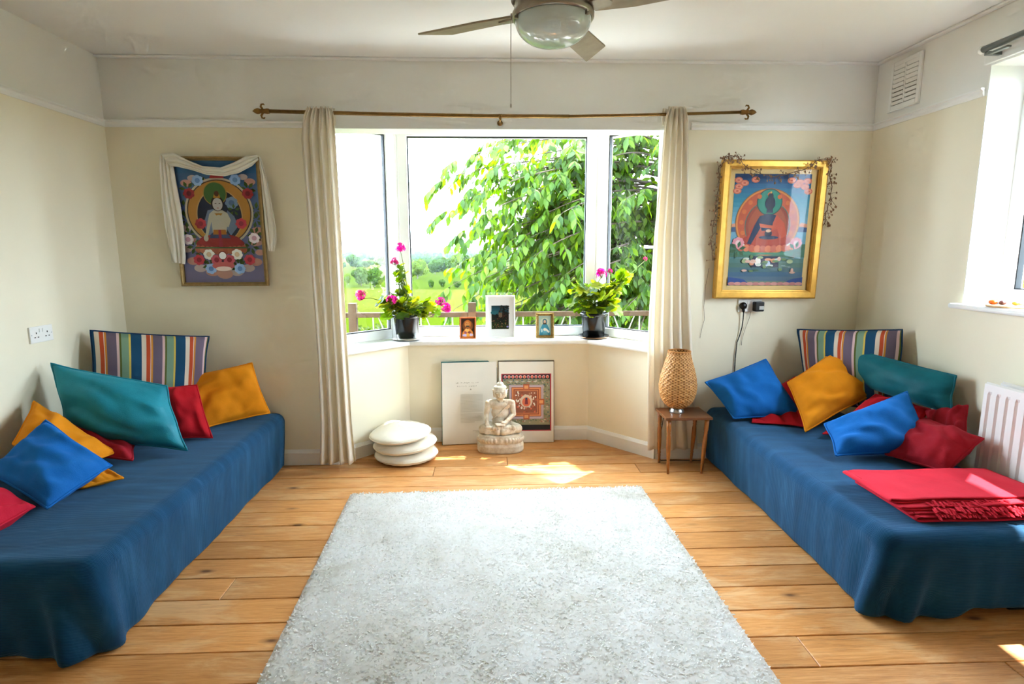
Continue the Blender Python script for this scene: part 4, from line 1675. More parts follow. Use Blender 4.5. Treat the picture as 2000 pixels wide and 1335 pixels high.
def zafu(label, cx, cy, z0_, r0, h, seed, tilt=(0, 0), hump=0.0):
    mb = MB()
    NA, NP = 96, 22

    def fn(u, v):
        a = 2 * PI * u
        # profile: bottom centre -> rim -> top centre
        t = v * PI - PI / 2
        rr = math.cos(t) ** .55 if math.cos(t) > 0 else 0
        zz = math.sin(t)
        zz = math.copysign(abs(zz) ** .8, zz)
        pleat = .030 * (abs(math.sin(a * 23 + seed)) - .5) * (1 - abs(zz)) + .02 * noise.noise((math.cos(a) * 3, math.sin(a) * 3, seed))
        R_ = r0 * rr * (1 + pleat)
        x, y = R_ * math.cos(a), R_ * math.sin(a)
        z = h / 2 * zz * (1 + .10 * noise.noise((x * 9, y * 9, seed)) + .05 * math.sin(a * 23 + seed) * rr ** 4)
        if zz > 0:
            z += hump * math.exp(-(((x + .06) / .09) ** 2 + ((y - .07) / .09) ** 2)) * zz - .004 * zz * math.cos(x * 40 + y * 10) * rr
        z += x * tilt[0] + y * tilt[1]
        return (cx + x, cy + y, z0_ + h / 2 + z)
    mb.grid(fn, NA, NP, closed_u=True)
    root = thing('floor_cushion', label, 'cushion', (cx, cy, z0_), 'round floor cushions stacked in the bay')
    mb.build('cover', M_ZAFU, root, smooth=True, weld=True)
    MB().tube([(cx + r0 * 1.012 * math.cos(a), cy + r0 * 1.012 * math.sin(a), z0_ + h / 2 + r0 * math.cos(a) * tilt[0] + r0 * math.sin(a) * tilt[1]) for a in [2 * PI * k / 60 for k in range(61)]], .003, 6, cap=False).build('seam', M_ZAFU, root, smooth=True)


zafu('lowest round cream floor cushion of the stack in the bay', -.548, .085, .0, .198, .072, 1.0)
zafu('middle round cream floor cushion of the stack in the bay', -.556, .095, .069, .198, .066, 2.3, tilt=(.05, .02))
zafu('top round cream floor cushion of the stack, with a raised hump', -.585, .095, .137, .192, .058, 3.7, tilt=(.05, .03), hump=.035)

# ================================================================== flat prints made of stacked colour shapes
M_PRINT = vcol('print_ink', 0.55)
M_PRINTG = vcol('print_ink_glossy', 0.35, coat=0.2)


class Art:
    """flat print; u across 0..1, v up 0..1, on a plane given by origin and two edge vectors"""

    def __init__(s, o, eu, ev):
        s.o, s.eu, s.ev = Vector(o), Vector(eu), Vector(ev)
        s.n = s.eu.cross(s.ev).normalized()
        s.asp = s.ev.length / s.eu.length
        s.mb = MB()
        s.k = 0

    def p(s, u, v):
        return s.o + s.eu * u + s.ev * v + s.n * (s.k * .00004)

    lay = None

    def poly(s, pts, col):
        if s.lay is None:
            s.k += 1
        else:                       # scattered marks share a few thin layers
            s.i += 1
            s.k = s.lay + 1 + s.i % 14
        col = lin(col) if isinstance(col, str) else col
        col = tuple(min(.92, q * 1.3) for q in col)
        s.mb.add([s.p(u, v) for u, v in pts], [tuple(range(len(pts)))], col)
        return s

    def rect(s, u0, v0, u1, v1, col):
        return s.poly([(u0, v0), (u1, v0), (u1, v1), (u0, v1)], col)

    def ell(s, u, v, ru, rv, col, n=28, a0=0.0):
        """radii in units of width"""
        return s.poly([(u + ru * math.cos(a0 + 2 * PI * i / n), v + rv / s.asp * math.sin(a0 + 2 * PI * i / n)) for i in range(n)], col)

    def flower(s, u, v, r_, col, dark, n=7):
        for i in range(n):
            a = 2 * PI * i / n + u * 9
            s.ell(u + r_ * .55 * math.cos(a), v + r_ * .55 * math.sin(a) / s.asp, r_ * .42, r_ * .36, col, 9)
        return s.ell(u, v, r_ * .42, r_ * .42, dark, 10)

    def leafs(s, u, v, r_, col, n=5, a0=0.3):
        for i in range(n):
            a = 2 * PI * i / n + a0
            c, d = math.cos(a), math.sin(a)
            s.poly([(u + r_ * .2 * c, v + r_ * .2 * d / s.asp), (u + r_ * .7 * c - r_ * .25 * d, v + (r_ * .7 * d + r_ * .25 * c) / s.asp), (u + r_ * 1.15 * c, v + r_ * 1.15 * d / s.asp), (u + r_ * .7 * c + r_ * .25 * d, v + (r_ * .7 * d - r_ * .25 * c) / s.asp)], col)
        return s

    def build(s, name, parent, mat=None):
        return s.mb.build(name, mat or M_PRINT, parent)


def frame(root, o, eu, ev, w_, d_, mat, name='frame', prof=None):
    """mitred moulding outside the rectangle o, eu, ev (w_ wide, standing d_ proud)"""
    o, eu, ev = Vector(o), Vector(eu), Vector(ev)
    U, V_ = eu.normalized(), ev.normalized()
    n = U.cross(V_).normalized()
    prof = prof or [(0, 0), (0, .6), (.25, .75), (.5, 1.0), (.8, .95), (1, .8), (1, 0)]
    rings = []
    for a, b in prof:
        e_ = w_ * a
        z = n * (d_ * b)
        rings.append([o - U * e_ - V_ * e_ + z, o + eu + U * e_ - V_ * e_ + z, o + eu + ev + U * e_ + V_ * e_ + z, o + ev - U * e_ + V_ * e_ + z])
    for side in range(4):
        mb = MB()
        vs = []
        for r_ in rings:
            vs += [r_[side], r_[(side + 1) % 4]]
        m = len(rings)
        fs = [(2 * i, 2 * i + 1, 2 * i + 3, 2 * i + 2) for i in range(m - 1)] + [(2 * (m - 1), 2 * (m - 1) + 1, 1, 0)]
        fs += [tuple(range(0, 2 * m, 2)), tuple(range(1, 2 * m, 2))[::-1]]
        mb.add(vs, fs)
        mb.build(name, mat, root)
    return root


# ------------------------------------------------------------------ left picture
M_GOLDF = simple('bronze_gilt', lin('9c8254'), 0.38, metal=0.6, var=0.2, vscale=40)
M_GILT = simple('gilded_wood', lin('d9a64a'), 0.35, metal=0.55, var=0.14, vscale=22, bump=0.08, bscale=30)
M_PGLASS = glass_thin('picture_glass', ior=1.25)
M_BACK = simple('picture_backing', lin('6a5a48'), 0.9)
lp = thing('framed_print', 'bronze-framed print of a white seated figure among flowers, draped with a scarf', 'picture', (-1.565, -.02, 1.125))
A_o, A_u, A_v = Vector((-1.790, -.024, 1.143)), Vector((.462, 0, 0)), Vector((-.004, -.006, .692))
MB().box((-1.80, -.018, 1.135), (-1.322, -.002, 1.842)).build('backing', M_BACK, lp)
frame(lp, A_o, A_u, A_v, .021, .020, M_GOLDF)
a = Art(A_o, A_u, A_v)
for i in range(10):
    t = i / 9
    c = [lerp(x, y, t) for x, y in zip(lin('8d8ab8'), lin('3f78b0'))]
    a.rect(0, i / 10, 1, (i + 1) / 10 + .001, tuple(c))
CX_, CY_ = .50, .585
for (u, v, r_) in ((.12, .82, .07), (.2, .86, .06), (.9, .83, .07), (.82, .87, .06), (.06, .45, .07), (.95, .43, .08), (.1, .36, .08), (.92, .34, .09), (.05, .28, .07), (.96, .25, .06), (.12, .18, .08), (.9, .17, .08), (.2, .12, .08), (.8, .12, .08), (.35, .09, .09), (.65, .09, .09), (.5, .07, .1), (.3, .84, .07), (.72, .84, .07)):
    a.ell(u, v, r_, r_ * .62, 'd9c9cc' if (u * 10) % 2 < 1 else 'd7a79c', 14)
for (u, v) in ((.13, .77), (.87, .77), (.06, .62), (.95, .6), (.08, .52), (.94, .52), (.3, .81), (.7, .81), (.16, .3), (.86, .3), (.25, .22), (.75, .22), (.33, .14), (.68, .14), (.1, .4), (.92, .4)):
    a.leafs(u, v, .09, '4c6a34', 6, u * 7)
a.ell(CX_, CY_, .42, .42, 'ddd4c2', 44).ell(CX_, CY_, .395, .395, '5a4a38', 44).ell(CX_, CY_, .382, .382, 'd29a4a', 44)
a.ell(CX_, CY_ - .03, .285, .33, 'e0b878', 36).ell(CX_, CY_ - .03, .272, .318, '28324e', 36)
a.ell(.465, .735, .145, .145, 'b89a4a', 32).ell(.465, .735, .135, .135, '4c7a3e', 32)
a.flower(.66, .66, .085, '88a8cc', '5c7cae').leafs(.68, .60, .07, '4c6a34', 5)
# figure
a.poly([(.33, .38), (.30, .50), (.36, .60), (.44, .61), (.45, .44)], '7f97bc').poly([(.62, .39), (.72, .47), (.68, .55), (.60, .60), (.55, .48)], '7f97bc')
a.ell(.48, .305, .31, .10, 'e4dccf', 32).ell(.48, .322, .30, .10, '9c3434', 32)
a.ell(.36, .345, .14, .075, 'b03c3c', 24).ell(.60, .345, .14, .075, 'a83838', 24).poly([(.35, .37), (.62, .37), (.58, .41), (.38, .41)], '4a5688')
a.poly([(.40, .42), (.57, .42), (.59, .52), (.60, .575), (.54, .60), (.43, .60), (.375, .57), (.39, .52)], 'e8dccd')
a.poly([(.375, .57), (.345, .50), (.30, .385), (.33, .375), (.385, .49), (.41, .55)], 'e8dccd').poly([(.60, .575), (.635, .52), (.60, .46), (.56, .47), (.585, .52)], 'e8dccd')
a.ell(.31, .37, .03, .04, 'e8dccd', 12)
a.poly([(.41, .44), (.56, .44), (.57, .40), (.40, .40)], 'c8853c').poly([(.47, .44), (.50, .44), (.51, .28), (.46, .28)], 'b03c4c')
a.ell(.485, .655, .078, .095, '2a221c', 22).ell(.487, .648, .062, .078, 'efe6da', 22)
a.poly([(.44, .70), (.455, .735), (.47, .715), (.485, .76), (.50, .715), (.515, .735), (.53, .70)], 'c8943c').ell(.485, .735, .03, .035, '5a3a28', 12)
a.ell(.465, .655, .012, .004, '3a2a20', 8).ell(.512, .655, .012, .004, '3a2a20', 8).ell(.488, .618, .012, .005, 'b04a44', 8)
a.poly([(.44, .575), (.54, .575), (.49, .535)], 'c8943c').ell(.49, .55, .03, .02, 'e8dccd', 10)
# lotus throne
for i in range(11):
    u = .20 + i * .057
    a.ell(u, .262 + .018 * abs(i - 5) / 5, .038, .05, 'c87a5c' if i % 2 else 'bc6a54', 14)
a.rect(.16, .285, .82, .297, '55784a')
for (u, v, c, d) in ((.15, .735, 'b03a44', '7c2430'), (.87, .735, 'b03a44', '7c2430'), (.26, .49, 'b03a44', '7c2430'), (.76, .49, 'b03a44', '7c2430'), (.2, .19, 'b03a44', '7c2430'), (.83, .19, 'b03a44', '7c2430'),
                     (.27, .84, '8fb0d8', '5c80b4'), (.73, .845, '8fb0d8', '5c80b4'), (.34, .115, '8fb0d8', '5c80b4'), (.70, .115, '8fb0d8', '5c80b4'), (.33, .235, 'e4dcd2', 'c8b090'), (.68, .235, 'e4dcd2', 'c8b090'),
                     (.09, .36, 'dcd0d4', 'b890a0'), (.91, .37, 'dcd0d4', 'b890a0'), (.42, .19, 'b0505c', '7c2430'), (.58, .19, 'b0505c', '7c2430')):
    a.flower(u, v, .075, c, d)
a.ell(.5, .225, .055, .055, '7c3434', 20).ell(.5, .225, .045, .045, 'e8e4e0', 20).ell(.5, .14, .14, .05, 'b05a58', 20).ell(.5, .115, .10, .03, 'dccac0', 18).poly([(.42, .86), (.60, .86), (.58, .885), (.44, .885)], '9c2c30')
a.build('print', lp)
gl = MB()
gn = A_u.cross(A_v).normalized() * .008
gl.add([A_o + gn, A_o + A_u + gn, A_o + A_u + A_v + gn, A_o + A_v + gn], [(0, 1, 2, 3)])
gl.build('glass', M_PGLASS, lp)

# silk scarf over the left picture
sc = thing('white_scarf', 'thin white scarf draped over the bronze-framed print', 'scarf', (-1.56, -.05, 1.25))


def cloth_rows(rows, seed, nf, amp, name, y=-.058):
    """rows: (xl, zl, xr, zr) successive cross lines"""
    m = len(rows) - 1

    def fn(u, v):
        k = v * m
        i = min(int(k), m - 1)
        t = k - i
        t = t * t * (3 - 2 * t)
        a_, b_ = rows[i], rows[i + 1]
        xl, zl, xr, zr = [lerp(p_, q_, t) for p_, q_ in zip(a_, b_)]
        return (lerp(xl, xr, u), y - amp * abs(math.sin(PI * nf * u + 1.3 * noise.noise((u * 2, v * 2, seed)) + seed)) + amp * .4 * noise.noise((u * 5, v * 4, seed)), lerp(zl, zr, u))
    mb = MB()
    mb.grid(fn, 36, 44)
    return mb.build(name, M_SILK, sc, smooth=True, solid=.0016)


cloth_rows([(-1.845, 1.868, -1.800, 1.800), (-1.775, 1.872, -1.755, 1.795), (-1.70, 1.832, -1.68, 1.778), (-1.62, 1.800, -1.60, 1.752), (-1.52, 1.792, -1.50, 1.744), (-1.44, 1.822, -1.42, 1.762), (-1.37, 1.856, -1.345, 1.800), (-1.312, 1.862, -1.306, 1.835)], .7, 3, .010, 'swag')
cloth_rows([(-1.850, 1.868, -1.795, 1.845), (-1.862, 1.78, -1.782, 1.74), (-1.866, 1.62, -1.768, 1.60), (-1.862, 1.45, -1.760, 1.43), (-1.850, 1.32, -1.764, 1.30), (-1.840, 1.262, -1.772, 1.25)], 2.1, 3.2, .012, 'left_tail', y=-.05)
cloth_rows([(-1.318, 1.862, -1.300, 1.850), (-1.306, 1.76, -1.276, 1.745), (-1.304, 1.62, -1.258, 1.60), (-1.302, 1.48, -1.240, 1.47), (-1.298, 1.38, -1.240, 1.38), (-1.290, 1.325, -1.258, 1.322)], 4.4, 2.2, .010, 'right_tail', y=-.035)

# ------------------------------------------------------------------ right picture (leans forward from the wall)
rpic = thing('framed_print', 'wide gilt frame with a print of a dark blue seated figure, right of the bay', 'picture', (1.68, -.03, 1.03))
BLc, BRc, TRc, TLc = Vector((1.367, -.022, 1.033)), Vector((1.994, -.022, 1.029)), Vector((1.991, -.062, 1.838)), Vector((1.366, -.062, 1.844))
EU, EV = (BRc - BLc), (TLc - BLc)
fwd = .050
U_, V_ = EU.normalized(), EV.normalized()
O_ = BLc + U_ * fwd + V_ * fwd
EU2, EV2 = U_ * (EU.length - 2 * fwd), V_ * (EV.length - 2 * fwd)
NV_ = EU2.cross(EV2).normalized()
bk = MB().obox(O_ + EU2 / 2 + EV2 / 2 - NV_ * .008, EU2 / 2 + U_ * .02, EV2 / 2 + V_ * .02, NV_ * .006)
bk.build('backing', M_BACK, rpic)
frame(rpic, O_, EU2, EV2, fwd, .030, M_GILT, prof=[(0, 0), (0, .45), (.08, .5), (.12, .8), (.3, .95), (.85, 1.0), (1, .85), (1, -.5), (0, -.5)])
a = Art(O_, EU2, EV2)
a.rect(0, 0, 1, 1, 'd9b878')
mu, mv = .062, .038
b = Art(O_ + EU2 * mu + EV2 * mv + NV_ * .0004, EU2 * (1 - 2 * mu), EV2 * (1 - 2 * mv))
stops = [(0, '7c8a6a'), (.08, '3a5a7c'), (.2, '4a6c5a'), (.38, '5b93a8'), (.55, '7aa6b8'), (.75, '2f8498'), (.9, '1f5a84'), (1, '1a2f5c')]
for i in range(24):
    t = (i + .5) / 24
    for p_, q_ in zip(stops, stops[1:]):
        if p_[0] <= t <= q_[0]:
            k = (t - p_[0]) / (q_[0] - p_[0])
            c = tuple(lerp(x, y, k) for x, y in zip(lin(p_[1]), lin(q_[1])))
            break
    b.rect(0, i / 24, 1, (i + 1) / 24 + .001, c)
for (u, v) in ((.05, .945), (.13, .92), (.06, .89), (.04, .85), (.27, .95), (.74, .945), (.85, .93), (.95, .94), (.92, .89), (.97, .85), (.82, .905)):
    b.ell(u, v, .055, .038, 'c8674c', 18).ell(u, v, .040, .024, 'd98a6c', 16).ell(u, v, .02, .012, 'c05a44', 10)
b.poly([(0, .53), (.12, .55), (.2, .51), (.2, .49), (0, .49)], '3c5478').poly([(1, .53), (.9, .56), (.8, .51), (.8, .49), (1, .49)], '3c5478')
b.poly([(0, .56), (.08, .57), (.13, .54), (0, .53)], 'c88a6c').poly([(1, .56), (.92, .575), (.87, .54), (1, .53)], 'c88a6c')
b.rect(0, .26, 1, .38, '3f6a54')
b.ell(.47, .575, .425, .43, '8a5a34', 48).ell(.47, .575, .415, .42, 'c87a34', 48).ell(.47, .575, .395, .40, 'b4502c', 48)
b.ell(.47, .545, .30, .315, '3c6a58', 44).ell(.47, .545, .29, .305, '8c3c28', 44).ell(.47, .54, .25, .28, '9c4a2c', 40)
b.ell(.475, .755, .168, .168, '2a4a40', 36).ell(.475, .755, .155, .155, '1f7a64', 36)
for i in range(16):
    aa = 2 * PI * i / 16
    b.ell(.47 + .345 * math.cos(aa), .575 + .35 * math.sin(aa) / b.asp, .03, .03, 'c4632f', 10)
# figure
b.ell(.47, .375, .36, .055, 'e6dccb', 32).ell(.47, .41, .325, .10, '9c3324', 32)
b.poly([(.20, .40), (.26, .52), (.36, .62), (.45, .655), (.58, .64), (.68, .56), (.72, .47), (.75, .40), (.6, .37), (.3, .37)], 'a63c26')
b.poly([(.36, .63), (.46, .655), (.58, .64), (.55, .57), (.52, .50), (.40, .50), (.37, .57)], '1c2c46')
b.poly([(.58, .645), (.69, .57), (.74, .46), (.66, .43), (.60, .52), (.53, .50), (.54, .57)], 'b8482a')
b.poly([(.36, .63), (.30, .55), (.24, .43), (.22, .385), (.27, .375), (.31, .43), (.40, .55)], '1c2c46')
b.poly([(.36, .565), (.56, .545), (.56, .52), (.38, .53)], 'bc5230').ell(.49, .475, .05, .045, '141c30', 18).ell(.49, .50, .035, .02, 'c89a7c', 12)
b.ell(.50, .44, .13, .025, '1c2c46', 18).poly([(.44, .66), (.53, .66), (.52, .70), (.45, .70)], '1c2c46')
b.ell(.483, .745, .066, .088, '141f34', 26).ell(.483, .81, .035, .035, '101828', 16).ell(.483, .84, .012, .015, 'c89a4a', 8)
b.ell(.43, .735, .012, .03, '1c2c46', 8).ell(.54, .735, .012, .03, '1c2c46', 8)
for i in range(10):
    b.ell(.14 + i * .073, .335 + .012 * abs(i - 4.5) / 4.5, .045, .046, 'c8704c' if i % 2 else 'b85c44', 16)
b.rect(.07, .285, .88, .305, '3f7a5c')
for u in (.10, .87):
    b.flower(u, .39, .085, 'd0868c', 'e8b8b4', 8).leafs(u, .33, .10, '3a5c3c', 6)
b.rect(.30, .17, .66, .27, '20243c').ell(.5, .20, .05, .05, 'a8b8c8', 18).ell(.38, .22, .04, .06, 'dcd0c4', 14)
for i in range(30):
    rr_ = random.Random(i)
    b.ell(rr_.uniform(.12, .88), rr_.uniform(.12, .27), rr_.uniform(.02, .05), rr_.uniform(.012, .03), rr_.choice(['5c7a4a', 'c8a08c', '8a9a6a', 'b8bcae', '3c5a4a', 'c8805c']), 9)
b.poly([(0, 0), (0, .08), (.2, .06), (.28, .02), (.05, .01)], '2c4a84').poly([(1, 0), (1, .08), (.85, .06), (.76, .03), (.95, .01)], '2c4a84')
for i in range(12):
    b.ell(.05 + i * .082, .018, .05, .022, 'c48a80' if i % 2 else 'b87a74', 12)
a.build('mount', rpic)
b.build('print', rpic)
gl = MB()
gn = NV_ * .010
gl.add([O_ + gn, O_ + EU2 + gn, O_ + EU2 + EV2 + gn, O_ + EV2 + gn], [(0, 1, 2, 3)])
gl.build('glass', M_PGLASS, rpic)

# dried vine garland hung over the gilt frame
M_TWIG = simple('dried_twig', lin('6e5138'), 0.8, var=0.25, vscale=60)
M_DRY = simple('dried_leaf', lin('8d6a4c'), 0.8, var=0.3, vscale=50)
ga = thing('dried_garland', 'dried brown vine garland hanging round the gilt frame', 'garland', (1.69, -.1, 1.25))
r5 = random.Random(44)


def vine(pts, seed):
    mb = MB()
    P = [Vector(p) for p in pts]
    fine = []
    for a_, b_ in zip(P, P[1:]):
        for k in range(6):
            t = k / 6
            q_ = a_.lerp(b_, t)
            q_ += Vector((noise.noise((q_.x * 30, q_.z * 30, seed)), -abs(noise.noise((q_.x * 20, q_.z * 20, seed + 1))), noise.noise((q_.x * 30, q_.z * 30, seed + 3)))) * .011
            fine.append(q_)
    fine.append(P[-1])
    mb.tube(fine, .0022, 5)
    lm = MB()
    for q_ in fine[::2]:
        for _ in range(3):
            d = Vector((r5.gauss(0, 1), -abs(r5.gauss(0, .35)), r5.gauss(-.2, 1))).normalized()
            ln = r5.uniform(.014, .036)
            c1 = q_ + d * ln * .6 + Vector((0, 0, r5.uniform(-.008, .008)))
            e1 = q_ + d * ln + Vector((r5.uniform(-.01, .01), 0, r5.uniform(-.014, .004)))
            mb.tube([q_, c1, e1, e1 + Vector((r5.uniform(-.008, .008), 0, -.006))], .0011, 4)
            s_ = r5.uniform(.003, .0065)
            if r5.random() < .6:
                lm.ball(e1, s_, 6, 5, sc=(1, .8, 1.3))
            else:
                lm.add([e1, e1 + Vector((s_ * 1.6, -.003, -s_)), e1 + Vector((s_, -.001, -s_ * 3)), e1 + Vector((-s_, .001, -s_ * 1.8))], [(0, 1, 2, 3)])
    mb.build('vine', M_TWIG, ga)
    o_ = lm.build('seed_head', M_DRY, ga)
    o_['kind'] = 'stuff'


vine([(1.372, -.105, 1.855), (1.352, -.06, 1.80), (1.352, -.055, 1.68), (1.344, -.05, 1.58), (1.342, -.045, 1.50), (1.330, -.04, 1.38), (1.345, -.04, 1.262)], 1)
vine([(1.366, -.108, 1.85), (1.40, -.112, 1.862), (1.43, -.112, 1.85), (1.488, -.105, 1.80), (1.582, -.10, 1.762), (1.675, -.10, 1.748), (1.782, -.10, 1.77), (1.871, -.105, 1.80), (1.914, -.112, 1.848), (1.99, -.11, 1.842)], 5)
vine([(2.000, -.10, 1.835), (2.012, -.07, 1.76), (2.030, -.06, 1.709), (2.034, -.055, 1.62), (2.018, -.05, 1.53), (2.015, -.05, 1.475)], 9)

# ================================================================== open book and stone figure in the bay
M_PAPER = simple('book_paper', lin('efece3'), 0.7, var=0.02, vscale=8)
M_COVER = simple('teal_book_cloth', lin('2f6a68'), 0.7, var=0.15, vscale=30)
M_COVER2 = simple('brown_book_edge', lin('6a5a44'), 0.7, var=0.15)
bk = thing('open_book', 'very large open book standing against the low bay wall behind the stone figure', 'book', (.05, .36, 0))


def half(x0, x1, yb0, yb1, yt0, yt1, H_, mat, flip):
    """one half of the book: board + page block leaning back; bottom line y at x0/x1, top line y at x0/x1"""
    o = Vector((x0, yb0, .002))
    eu = Vector((x1 - x0, yb1 - yb0, 0))
    ev = Vector((0, (yt0 + yt1 - yb0 - yb1) / 2, H_))
    n = eu.cross(ev).normalized()
    U, V__ = eu.normalized(), ev.normalized()
    MB().obox(o + eu / 2 + ev / 2 - n * .012, eu / 2, ev / 2, n * .003).build('board', mat, bk, bevel=.001)
    MB().obox(o + eu / 2 + ev / 2 - n * .0045 - V__ * .003, eu / 2 - U * .004, ev / 2 - V__ * .005, n * .0042).build('page_block', M_PAPER, bk, bevel=.0015)
    return o, eu, ev


o, eu, ev = half(-.338, .046, .312, .345, .385, .395, .572, M_COVER, False)
a = Art(o + eu.cross(ev).normalized() * .0001, eu, ev)
GREY = '8e8a7e'
rt = random.Random(3)
for row, (v, u0, words_) in enumerate(((.735, .26, (3, 8, 2, 3)), (.695, .28, (9, 7)))):
    u = u0
    for wl_ in words_:
        for c_ in range(wl_):
            hgt = rt.choice((.012, .012, .015))
            a.rect(u, v, u + .003, v + hgt, GREY)
            if rt.random() < .6:
                a.rect(u, v + rt.choice((0, .006, hgt - .002)), u + .012, v + rt.choice((.002, .008, hgt)), GREY)
            u += .0205
        u += .026
a.poly([(.505, .655), (.52, .675), (.535, .655)], GREY)
for i in range(33):
    v = .60 - i * .0105
    if i == 21:
        continue
    a.rect(.335, v, .335 + (.40 if i < 31 else .25), v + .0028, 'b4b0a4')
a.rect(.55, .16, .74, .163, GREY).rect(.60, .145, .74, .148, GREY)
a.build('page_text', bk)
o, eu, ev = half(.052, .440, .345, .338, .395, .392, .572, M_COVER2, True)
a = Art(o + eu.cross(ev).normalized() * .0001, eu, ev)
# square mandala plate
u0, u1, v0, v1 = .055, .945, .145, .842
a.rect(u0, v0, u1, v1, 'a8303c').rect(u0 + .02, v0 + .012, u1 - .02, v1 - .010, '20242c').rect(u0 + .025, v0 + .075, u1 - .025, v1 - .065, '8a8a70')
for i in range(12):
    uu_ = u0 + .07 + i * .0685
    a.ell(uu_, v1 - .038, .028, .030, 'd8a49c' if i % 2 else 'c9a8b0', 14).ell(uu_, v1 - .042, .017, .022, 'c4543c' if i % 3 else 'a83844', 10)
a.lay, a.i = a.k, 0
for i in range(420):
    uu_, vv_ = rt.uniform(u0 + .04, u1 - .04), rt.uniform(v0 + .085, v1 - .075)
    a.rect(uu_, vv_, uu_ + rt.uniform(.012, .040), vv_ + rt.uniform(.008, .022), rt.choice(['5c7058', '6f7a5c', 'a89a80', '9a6a58', 'b8ac9c', '4c6068', '8a7a60', '6a6a54']))
a.k, a.lay = a.lay + 15, None
for i in range(5):
    uu_ = .22 + i * .11
    a.poly([(uu_ - .05, .755), (uu_, .735), (uu_ + .05, .755), (uu_ + .02, .742), (uu_ - .02, .742)], 'd9d6cc')
mc, mw = (.50, .50), .265
for k, c in ((1.16, 'a89aa4'), (1.06, 'b8a8b0'), (1.0, '7c3c2c'), (.96, 'cc8458'), (.86, '8a4630'), (.80, 'c07850'), (.74, '8c5440')):
    hv_ = mw * k / a.asp
    a.rect(mc[0] - mw * k, mc[1] - hv_, mc[0] + mw * k, mc[1] + hv_, c)
for du, dv in ((0, 1), (0, -1), (1, 0), (-1, 0)):
    cu2, cv2 = mc[0] + du * mw, mc[1] + dv * mw / a.asp
    a.rect(cu2 - .055, cv2 - .036, cu2 + .055, cv2 + .036, 'a85a3c').rect(cu2 - .035, cv2 - .02, cu2 + .035, cv2 + .02, 'd09464')
a.lay, a.i = a.k, 0
for i in range(90):
    uu_, vv_ = rt.uniform(mc[0] - mw * .7, mc[0] + mw * .68), rt.uniform(mc[1] - mw * .7 / a.asp, mc[1] + mw * .68 / a.asp)
    a.ell(uu_, vv_, rt.uniform(.008, .02), rt.uniform(.008, .022), rt.choice(['c8684c', 'd8c8b8', 'b05c40', 'a87858', 'e0d8cc', '8a4634']), 8)
a.k, a.lay = a.lay + 15, None
a.ell(mc[0], mc[1] + .01, .11, .115, 'c9b8a4', 24).ell(mc[0], mc[1], .075, .085, 'cc6a4c', 20).ell(mc[0], mc[1] + .035, .02, .026, '1f4a68', 12).poly([(.47, .47), (.53, .47), (.52, .53), (.48, .53)], '7c3440')
a.build('mandala_plate', bk)

# seated stone figure
M_STONE = None
n = N('pale_weathered_stone')
g = n.new('ShaderNodeNewGeometry')
v = n.coords('Object')
f1 = n.noise(v, 22, 6, .65)
c = n.ramp(f1, [(0.3, lin('b9a283')), (0.5, lin('d6cab4')), (0.7, lin('e6dfd0'))])
n.base(c)
n.set(Roughness=.8)
n.bump(n.noise(v, 70, 5, .65), .25, .004)
M_STONE = n.m
SX, SY = .062, .215
st = thing('stone_figure', 'pale stone seated figure on a pedestal in front of the open book', 'statue', (SX, SY, 0))


def remeshed(mb, name, parent, voxel, smooth_it=4):
    me = mb.mesh('tmp')
    ob = bpy.data.objects.new('tmp', me)
    COL.objects.link(ob)
    md = ob.modifiers.new('r', 'REMESH')
    md.mode = 'VOXEL'
    md.voxel_size = voxel
    md.use_smooth_shade = True
    ms_ = ob.modifiers.new('s', 'SMOOTH')
    ms_.iterations = smooth_it
    ms_.factor = .5
    dg = bpy.context.evaluated_depsgraph_get()
    me2 = bpy.data.meshes.new_from_object(ob.evaluated_get(dg))
    bpy.data.objects.remove(ob)
    bpy.data.meshes.remove(me)
    me2.name = name
    org = Vector(root_of(parent).location)
    me2.transform(Matrix.Translation(-org))
    me2.materials.clear()
    me2.materials.append(M_STONE)
    o_ = bpy.data.objects.new(name, me2)
    COL.objects.link(o_)
    o_.parent = parent
    return o_


pd = MB()


def oval(zs, y_sq=.62):
    rings = []
    NS = 40
    vs, fs = [], []
    for r_, z in zs:
        for i in range(NS):
            a_ = 2 * PI * i / NS
            ex = .75
            cx_, sy_ = math.cos(a_), math.sin(a_)
            vs.append((SX + r_ * math.copysign(abs(cx_) ** ex, cx_), SY + r_ * y_sq * math.copysign(abs(sy_) ** ex, sy_), z))
    for j in range(len(zs) - 1):
        for i in range(NS):
            fs.append((j * NS + i, j * NS + (i + 1) % NS, (j + 1) * NS + (i + 1) % NS, (j + 1) * NS + i))
    fs.append(tuple(range(NS))[::-1])
    fs.append(tuple(range((len(zs) - 1) * NS, len(zs) * NS)))
    return vs, fs


pd.add(*oval([(.150, 0), (.156, .012), (.156, .045), (.146, .060), (.143, .064), (.150, .070), (.152, .085), (.147, .102), (.140, .116), (.134, .120)]))
for i in range(21):   # lotus petals round the upper tier
    a_ = PI + PI * (i + .5) / 21
    pd.ball((SX + .150 * math.copysign(abs(math.cos(a_)) ** .75, math.cos(a_)), SY + .150 * .62 * math.copysign(abs(math.sin(a_)) ** .75, math.sin(a_)), .088), .011, 8, 6, sc=(1, .6, 1.5))
remeshed(pd, 'pedestal', st, .0032, 1)
bd = MB()


def cap(a_, b_, r0, r1, n_=7):
    a_, b_ = Vector(a_) + Vector((SX, SY, 0)), Vector(b_) + Vector((SX, SY, 0))
    for k in range(n_ + 1):
        t = k / n_
        bd.ball(a_.lerp(b_, t), lerp(r0, r1, t), 12, 8)


def el(c_, rx, ry, rz):
    bd.ball(Vector(c_) + Vector((SX, SY, 0)), 1.0, 20, 14, sc=(rx, ry, rz))


